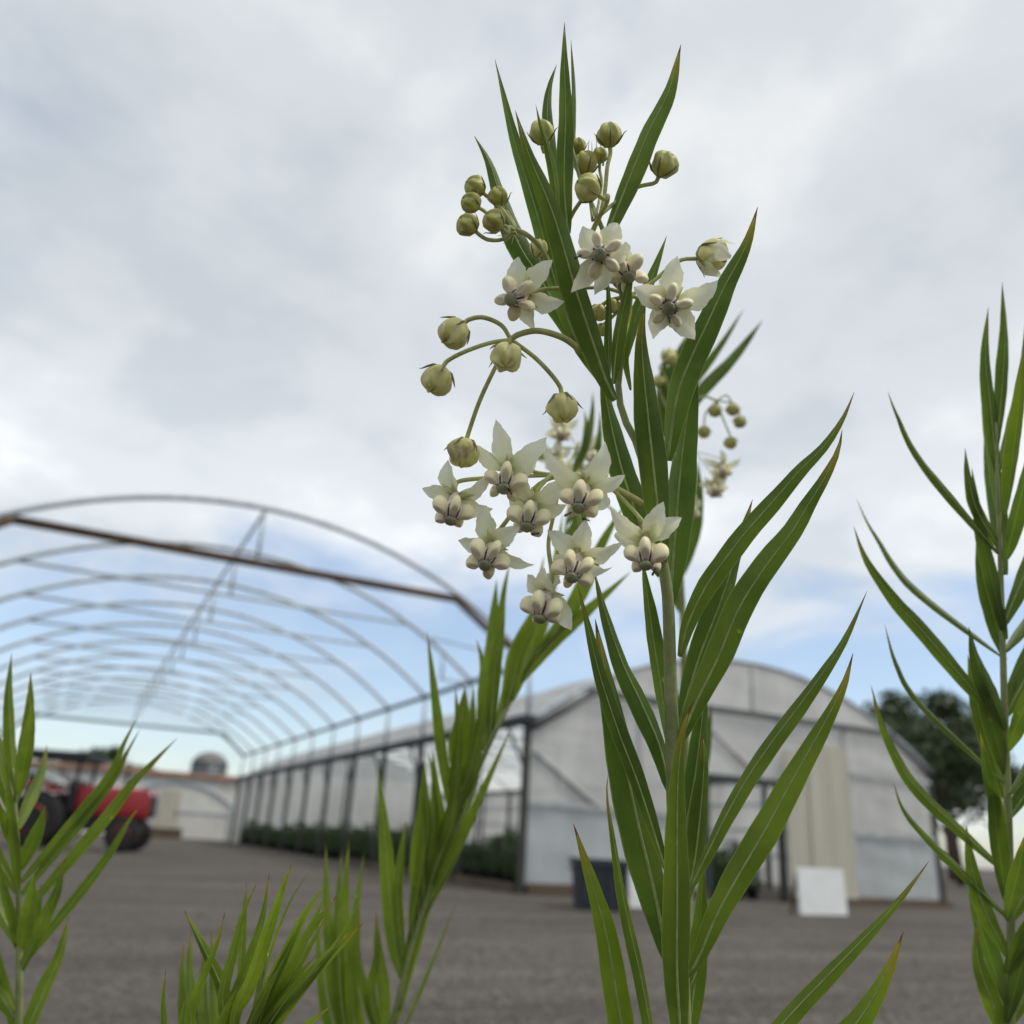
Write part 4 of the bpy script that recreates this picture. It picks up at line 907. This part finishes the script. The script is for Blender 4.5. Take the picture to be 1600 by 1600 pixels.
# half-open flower bell on the right, cream bud behind the big leaf
def bell(c, dd, ax):
    o, tail = bud(A_, c, dd, 26, ax, 1.0, 0, .25, 0.9); C = px(c[0], c[1], dd); view = (C-CAM).normalized(); A = (RT*ax[0]-UP*ax[1]).normalized()
    e1 = A.orthogonal().normalized(); e2 = A.cross(e1); S = 26*dd/FPX
    for k in range(5):
        a = k*1.2566+.3; q = e1*math.cos(a)+e2*math.sin(a); P = []; wd = []
        for i in range(10):
            s = i/9; P.append(C-A*S*(0.95-1.9*s)+q*S*(0.25+1.0*math.sin(min(1, s*1.25)*1.75)-0.1*s)); wd.append(S*0.60*max(.12, math.sin(math.pi*min(1, .12+s*.82))))
        child('petal', blade(P, wd, lambda i, tg, q=q: tg.cross(q).normalized(), -0.35), 'petal', o)
bell((1112,400), .278, (.85, .35))
for c, r, ax in (((842,388), 15, (.3, -.9)), ((935,488), 14, (-.3, .9)), ((940,515), 11, (-.3, .9)), ((958,478), 12, (0, 1))):
    bud(A_, c, .279, r, ax, .9, 0, .1, .7); 
stalk(A_, [(905,450,.276), (870,420,.279), (846,400,.279)], 2.8, 'pedicel')
stalk(A_, [HB2, (955,468,.279), (938,478,.279)], 2.8, 'pedicel'); stalk(A_, [HB2, (962,490,.279), (942,508,.279)], 2.6, 'pedicel'); stalk(A_, [HB2, (970,466,.279), (958,470,.279)], 2.6, 'pedicel')

# ------------------------------------------------------------------ the leaning milkweed behind, out of focus
db = .49
B_ = thing('milkweed_plant', 'leafy milkweed leaning up to the right behind the white flower umbel', 'plant', (FB[0], FB[1], 0.12))
main_stem(B_, FB, [(575,1720,db,9), (612,1600,db,8.5), (646,1469,db,8), (684,1356,db,7.5), (720,1275,db,7), (757,1180,db,7), (790,1110,db,7), (825,1040,db+.02,7.5), (852,985,db+.04,7), (870,900,db+.06,6), (885,820,db+.08,5.5), (895,740,db+.1,5), (905,690,db+.1,4.5)])
BL = [
 ([(815,1065),(850,1020),(885,985),(932,944),(986,893)], 28, 20), ([(712,1290),(700,1225),(688,1150),(677,1060),(667,985)], 22, 30),
 ([(628,1530),(616,1470),(605,1356),(597,1262),(590,1195)], 31, 10), ([(630,1500),(621,1405),(627,1337),(635,1281)], 22, 20),
 ([(655,1440),(652,1356),(661,1262),(663,1187)], 30, -15), ([(735,1245),(716,1180),(721,1131),(727,1072)], 36, 10), ([(740,1230),(728,1190),(735,1130),(741,1078)], 26, -30),
 ([(765,1160),(772,1062),(780,1000),(787,931),(797,876)], 24, 15), ([(758,1180),(765,1062),(770,985),(776,905)], 32, -10),
 ([(790,1110),(812,1022),(836,966),(850,868)], 30, 25), ([(800,1095),(840,985),(862,900),(880,800)], 26, -20), ([(835,1025),(870,985),(906,930),(942,850),(976,788)], 30, 15),
 ([(618,1600),(632,1525),(658,1431),(681,1356),(695,1298)], 28, -25), ([(625,1580),(652,1450),(700,1356),(752,1244),(800,1135)], 27, 35),
 ([(700,1330),(712,1260),(735,1200),(752,1120),(757,1060)], 26, 10), ([(770,1150),(790,1085),(800,1020),(826,960)], 24, -10), ([(680,1370),(690,1290),(682,1230),(676,1170)], 20, 30),
 ([(640,1490),(665,1400),(700,1310),(722,1240)], 26, 5), ([(600,1640),(580,1560),(588,1500),(594,1461)], 22, 0), ([(598,1640),(575,1560),(560,1490),(563,1424)], 22, 20), ([(603,1620),(598,1540),(590,1480),(588,1424)], 24, -20),
 ([(560,1700),(525,1560),(512,1430),(509,1316)], 24, 10), ([(565,1700),(545,1560),(538,1430),(545,1312)], 26, -10), ([(562,1700),(535,1580),(528,1450),(534,1328)], 24, 20), ([(570,1700),(550,1560),(556,1430),(569,1331)], 24, 0),
 ([(560,1700),(515,1600),(500,1500),(497,1400)], 20, 15), ([(575,1700),(560,1600),(545,1520),(520,1440)], 22, -20),
 ([(620,1640),(640,1590),(662,1540),(690,1470),(714,1409)], 9, 30),
 ([(893,745),(915,700),(925,650),(926,612)], 15, 0), ([(896,730),(912,700),(916,665),(913,640)], 12, 20), ([(885,820),(925,760),(935,700),(938,640)], 18, -10), ([(880,850),(915,800),(940,760),(955,720)], 22, 10),
]
for _ in range(13):
    q = random.random(); sx, sy = np.interp(q, [0, .35, .65, 1], [632, 690, 757, 818]), np.interp(q, [0, .35, .65, 1], [1510, 1340, 1180, 1050])
    dx = random.uniform(-15, 75); BL.append(([(sx, sy), (sx+dx*.35, sy-70), (sx+dx*.7+6, sy-135), (sx+dx, sy-random.uniform(180, 230))], random.uniform(20, 30), random.uniform(-35, 35)))
for pts, W, ph in BL: leaf(B_, pts, W*0.86, db+.0 if pts[0][1] > 900 else .53, (db-.02+.04*random.random()) if pts[0][1] > 900 else .54, ph, .6*random.random(), .78 if pts[0][1] > 1000 else .4, rib=pts[0][1] > 1000 and W > 20)
for base, disc, pet in (((876,668),(878,692),[(858,650,.2),(905,655,.2),(880,640,.5),(850,680,.6),(895,682,1)]), ((870,715),(868,742),[(850,690,.2),(895,700,.2),(872,685,.5),(845,722,.6),(890,730,1)]), ((932,705),(930,730),[(910,690,.2),(955,695,.2),(935,675,.5),(915,722,.6),(950,720,1)]), ((905,735),(908,760),[(885,715,.2),(930,725,.2),(905,705,.5),(890,748,.6),(925,745,1)])):
    fl(base, disc, .54, pet, (903, 700, .548), scale=1.0, spin=random.random(), par=B_, plen=13)
stalk(B_, [(905,690,.55), (890,740,.54), (930,775,.53), (962,800,.52)], 4, 'pedicel')
bud(B_, (843,712), .54, 9, (-1, .2), .8, 0, .2, .8); stalk(B_, [(903,700,.548), (870,700,.545), (850,706,.542)], 3.2, 'pedicel')

dc = .57
C_ = thing('milkweed_plant', 'milkweed with small nodding buds standing behind the tall flowering one', 'plant', (FC_[0], FC_[1], 0.12))
main_stem(C_, FC_, [(1075,1400,dc,14), (1072,1200,dc,13), (1068,1000,dc,12), (1062,860,dc,11), (1056,740,dc,10), (1054,660,dc,8), (1062,590,dc,7), (1075,530,dc,5)])
for pts, W, ph in (([(1056,670),(1092,613),(1145,557),(1192,500)], 24, -20), ([(1058,640),(1095,585),(1128,540),(1162,483)], 15, 20), ([(1050,680),(1044,620),(1056,570),(1078,515)], 25, 0), ([(1055,720),(1040,660),(1035,600),(1046,540)], 20, 30),
                   ([(1066,900),(1085,830),(1092,770),(1090,720)], 20, 10), ([(1066,960),(1040,900),(1020,840),(1015,790)], 22, 10), ([(1070,1060),(1095,1000),(1105,950),(1112,900)], 22, 0), ([(1070,1160),(1050,1090),(1035,1030),(1030,980)], 22, 0), ([(1073,1270),(1095,1200),(1105,1150),(1112,1100)], 22, 0)):
    leaf(C_, pts, W, dc, dc+.01, ph, .3, .2, rib=False)
stalk(C_, [(1056,690,dc), (1075,640,dc), (1098,620,dc), (1120,626,dc)], (4.5, 4), 'peduncle')
for c, via in (((1117,642),(1120,630)), ((1145,640),(1135,618)), ((1156,659),(1150,632)), ((1100,675),(1103,645)), ((1142,692),(1130,655))):
    stalk(C_, [(1120,626,dc), (via[0], via[1], dc), (c[0], c[1]-9, dc)], 2.8, 'pedicel'); bud(C_, c, dc, 10.5, (0, 1), .2, 0, .1, 1)
stalk(C_, [(1054,650,dc), (1040,590,dc), (1030,575,dc), (1040,562,dc)], 3, 'pedicel'); bud(C_, (1045,557), dc, 13, (.6, -.3), .8, 0, .2, .6); stalk(C_, [(1052,660,dc), (1034,620,dc), (1030,604,dc)], 3, 'pedicel'); bud(C_, (1028,596), dc, 10, (0, -1), .4, 0, .2, .8)
stalk(C_, [(1058,760,dc), (1075,710,dc), (1085,705,dc)], 4, 'peduncle')
for base, disc, pet in (((1127,728),(1130,750),[(1127,702,.2),(1160,716,.2),(1098,716,.3),(1108,742,.6),(1145,735,1)]), ((1117,757),(1119,780),[(1100,745,.2),(1135,748,.2),(1092,758,.6),(1118,740,.8),(1140,765,1)]), ((1080,792),(1078,812),[(1072,772,.2),(1096,780,.2),(1060,790,.3),(1085,770,.8),(1095,798,1)])):
    fl(base, disc, dc, pet, (1085,705,dc), scale=.95, spin=random.random(), par=C_, plen=13)

# ------------------------------------------------------------------ short leafy milkweed at the lower left
D_ = thing('milkweed_plant', 'short leafy milkweed tuft with narrow pale leaves beside the gravel yard', 'plant', (FD[0], FD[1], 0.12))
dd = .31
main_stem(D_, FD, [(372,1720,dd,8), (385,1640,dd,7), (398,1580,dd,6), (410,1530,dd,4), (418,1490,dd,2)])
DL = [
 ([(330,1740),(268,1660),(256,1580),(259,1514)], 15, 30, .8), ([(330,1760),(276,1680),(280,1610),(290,1555)], 15, -20, .8), ([(360,1700),(300,1605),(312,1544),(339,1476),(352,1424)], 21, 15, .9),
 ([(370,1680),(348,1570),(364,1487),(381,1424),(401,1381)], 22, -10, .7), ([(375,1660),(366,1574),(388,1506),(411,1431),(421,1364)], 21, 20, .9), ([(378,1650),(366,1592),(395,1525),(421,1450),(440,1394),(457,1346)], 25, 5, .5),
 ([(388,1630),(402,1580),(421,1499),(440,1442),(462,1394),(492,1351)], 9, 55, .2), ([(385,1630),(396,1585),(426,1525),(455,1469),(478,1424),(511,1379)], 25, -15, .2), ([(388,1640),(425,1551),(459,1499),(489,1442),(508,1398)], 25, 10, .2),
 ([(390,1650),(422,1582),(456,1525),(489,1469),(510,1431)], 20, -20, .2), ([(385,1660),(420,1610),(477,1532),(520,1480),(550,1431),(570,1391)], 9, 50, .2), ([(380,1680),(418,1597),(463,1547),(500,1510),(538,1472),(568,1442)], 27, 12, .9),
 ([(370,1690),(366,1597),(391,1551),(410,1517)], 21, -25, .7), ([(365,1720),(330,1660),(345,1600),(372,1540)], 22, 20, .3), ([(370,1720),(420,1660),(470,1610),(520,1570)], 22, 0, .5), ([(365,1740),(310,1700),(290,1660),(300,1600)], 20, 0, .6)]
for _ in range(14):
    a = random.uniform(-.9, 1.0); bx_, by_ = random.uniform(365, 400), random.uniform(1600, 1690); ln = random.uniform(130, 240)
    DL.append(([(bx_, by_), (bx_+a*ln*.22, by_-ln*.35), (bx_+a*ln*.48, by_-ln*.66), (bx_+a*ln*.75, by_-ln*.95)], random.uniform(15, 24), random.uniform(-40, 40), random.random()*.8))
for pts, W, ph, tp in DL: leaf(D_, pts, W*0.84, dd, dd+random.uniform(-.02, .015), ph, tp, .78+random.uniform(-.15, .25))
for pts in ([(350,1720),(306,1600),(297,1506),(299,1450)], [(350,1720),(322,1600),(318,1530),(322,1469)], [(345,1720),(296,1620),(286,1540),(288,1472)], [(352,1720),(340,1600),(334,1530),(330,1450)]): leaf(D_, pts, 21, .40, .43, 10, .6, .6, rib=False)

# ------------------------------------------------------------------ milkweeds at either side
F_ = thing('milkweed_plant', 'flowerless milkweed with dark leaves right of the tall flowering one', 'plant', (FF[0], FF[1], 0.12))
df = .36
main_stem(F_, FF, [(1578,1720,df,9), (1580,1500,df,9), (1576,1300,df,8.5), (1570,1120,df,8), (1566,980,df,7), (1562,840,df,6), (1558,740,df,4.5), (1556,660,df,2.5)])
for pts, W, ph, z in (([(1568,1135),(1440,985),(1400,942),(1362,890),(1345,856),(1334,822)], 24, 10, df), ([(1564,1025),(1440,930),(1400,887),(1375,847),(1355,815),(1338,778)], 14, 50, .42), ([(1560,865),(1440,720),(1402,648),(1387,611)], 17, 30, df), ([(1571,1225),(1440,1100),(1402,1040),(1382,975)], 15, 40, df),
    ([(1574,1365),(1440,1240),(1398,1178),(1375,1124),(1361,1070)], 20, 10, df), ([(1576,1435),(1450,1310),(1412,1265),(1396,1222)], 16, 20, df), ([(1566,980),(1608,880),(1638,800),(1658,720)], 28, -10, df), ([(1570,1120),(1618,1030),(1658,950),(1683,880)], 30, 10, df), ([(1558,740),(1548,640),(1540,560),(1544,480)], 22, 10, df),
    ([(1558,740),(1583,650),(1598,570),(1602,500)], 22, -20, df), ([(1557,700),(1566,600),(1570,520),(1566,440)], 20, 30, df), ([(1575,1280),(1628,1200),(1668,1120),(1698,1050)], 30, 15, df), ([(1578,1440),(1628,1350),(1668,1270),(1690,1200)], 30, -15, df), ([(1578,1500),(1538,1420),(1518,1350),(1510,1290)], 26, 0, df), ([(1579,1600),(1628,1500),(1658,1430),(1678,1370)], 30, 10, df), ([(1579,1640),(1548,1560),(1528,1500),(1524,1440)], 28, -10, df), ([(1564,860),(1528,800),(1514,750),(1508,700)], 18, 20, df)):
    leaf(F_, pts, W, df, z, ph, .5, .25 if pts[0][1] < 1300 else .5)
for i in range(26):
    y = 1700-i*36; sx = 1572; sd = 1 if i % 2 else -1; dx = sd*random.uniform(15, 62 if sd < 0 else 120); h = random.uniform(110, 270); y += random.uniform(-25, 25)
    if random.random() < .3: continue
    leaf(F_, [(sx, y), (sx+dx*.35, y-h*.3), (sx+dx*.75, y-h*.65), (sx+dx, y-h)], random.uniform(20, 32), df+random.uniform(-.004, .004), df+random.uniform(-.05, .05), random.uniform(-45, 45), random.random()*.7, random.uniform(.15, .45), rib=False)
G_ = thing('milkweed_plant', 'leafy milkweed with yellowish leaf tips at the left of the short tuft', 'plant', (FG[0], FG[1], 0.12))
dg = .41
main_stem(G_, FG, [(28,1720,dg,9), (30,1560,dg,8.5), (30,1440,dg,8), (28,1340,dg,7), (24,1260,dg,5), (20,1200,dg,3)])
for pts, W, ph in (([(30,1435),(160,1285),(200,1232),(240,1190),(277,1153)], 19, -15), ([(28,1385),(160,1230),(195,1160),(214,1122)], 17, 10), ([(29,1405),(165,1240),(200,1175),(219,1139)], 19, 30), ([(30,1515),(160,1350),(200,1285),(222,1256)], 16, 20),
    ([(24,1260),(38,1180),(46,1110),(48,1050)], 20, 0), ([(26,1290),(-2,1200),(-16,1130),(-22,1070)], 20, 15), ([(22,1230),(16,1150),(14,1090),(18,1020)], 18, 30), ([(30,1400),(-22,1310),(-52,1240),(-70,1180)], 22, -10), ([(30,1480),(-12,1400),(-42,1340),(-58,1270)], 22, 10), ([(30,1520),(68,1440),(90,1390),(102,1340)], 20, 10), ([(30,1600),(-22,1520),(-48,1460),(-62,1400)], 24, 0), ([(29,1640),(68,1550),(94,1490),(108,1430)], 24, 10)):
    leaf(G_, pts, W, dg, dg+random.uniform(-.02, .02), ph, .6, .6)

for i in range(16):
    y = 1700-i*32; sx = 29; sd = 1 if i % 2 else -1; dx = sd*random.uniform(10, 90 if sd < 0 else 60); h = random.uniform(80, 210); y += random.uniform(-22, 22)
    if random.random() < .25: continue
    leaf(G_, [(sx, y), (sx+dx*.35, y-h*.3), (sx+dx*.75, y-h*.65), (sx+dx, y-h)], random.uniform(16, 24), dg+random.uniform(-.004, .004), dg+random.uniform(-.05, .05), random.uniform(-45, 45), random.random()*.7, random.uniform(.4, .7), rib=False)
# ------------------------------------------------------------------ ants on the flowers
def ant(x, y, dpt, ang, label):
    C = px(x, y, dpt); v = (C-CAM).normalized(); a = RT*math.cos(ang)+UP*math.sin(ang); b = v.cross(a).normalized(); nn = -v; S = 0.00042
    def ell(c, ra, rb):
        V = []; Fc = []; nu, nv = 8, 6
        for j in range(nv+1):
            th = math.pi*j/nv
            for i in range(nu): q = 2*math.pi*i/nu; V.append(c + a*(math.cos(th)*ra) + (b*math.cos(q)+nn*math.sin(q))*(math.sin(th)*rb))
        for j in range(nv):
            for i in range(nu): i2 = (i+1) % nu; Fc.append((j*nu+i, j*nu+i2, (j+1)*nu+i2, (j+1)*nu+i))
        return V, Fc
    parts = [ell(C-a*2.0*S, 1.35*S, 0.95*S), ell(C, 1.05*S, 0.55*S), ell(C+a*1.75*S, 0.85*S, 0.72*S)]
    for sg in (-1, 1):
        for k in (-1, 0, 1): parts.append(tube_data([C+a*k*0.5*S, C+a*k*1.1*S+b*sg*1.2*S+nn*0.5*S, C+a*k*1.7*S+b*sg*2.2*S-nn*0.9*S], [.14*S, .12*S, .08*S], 5))
        parts.append(tube_data([C+a*2.3*S+b*sg*0.3*S, C+a*3.0*S+b*sg*0.9*S, C+a*3.9*S+b*sg*0.8*S], [.1*S, .08*S, .06*S], 5))
    o = obj('ant', joined(parts), M['ant']); tag(o, label, 'ant', 'ants on the milkweed flowers')
for x, y, k, an, l in ((1041,470,10,.6,'tiny black ant on the upper side of the wide open star flower'), (1046,500,10,-1.4,'tiny black ant on the lower hood of the wide open star flower'), (1056,484,10,1.3,'tiny black ant beside the disc of the wide open star flower'),
    (904,401,9,.4,'tiny black ant at the edge of the upright flower by the big leaf'), (916,812,3,-.3,'tiny black ant right of the disc on the flower nearest the peduncle'), (888,803,3,.5,'tiny black ant left of the disc on the flower nearest the peduncle'), (797,768,0,-1.0,'tiny black ant on the flower beneath the purple spotted bud'), (1022,893,6,1.1,'tiny black ant on the flower hanging in front of the stem'), (837,834,2,.2,'tiny black ant on the middle flower of the nodding umbel')):
    B, A, S = FLOWERS[k]
    ant(x, y, (B+A*8.2*S-CAM).dot(FW)-0.0032, an, l)
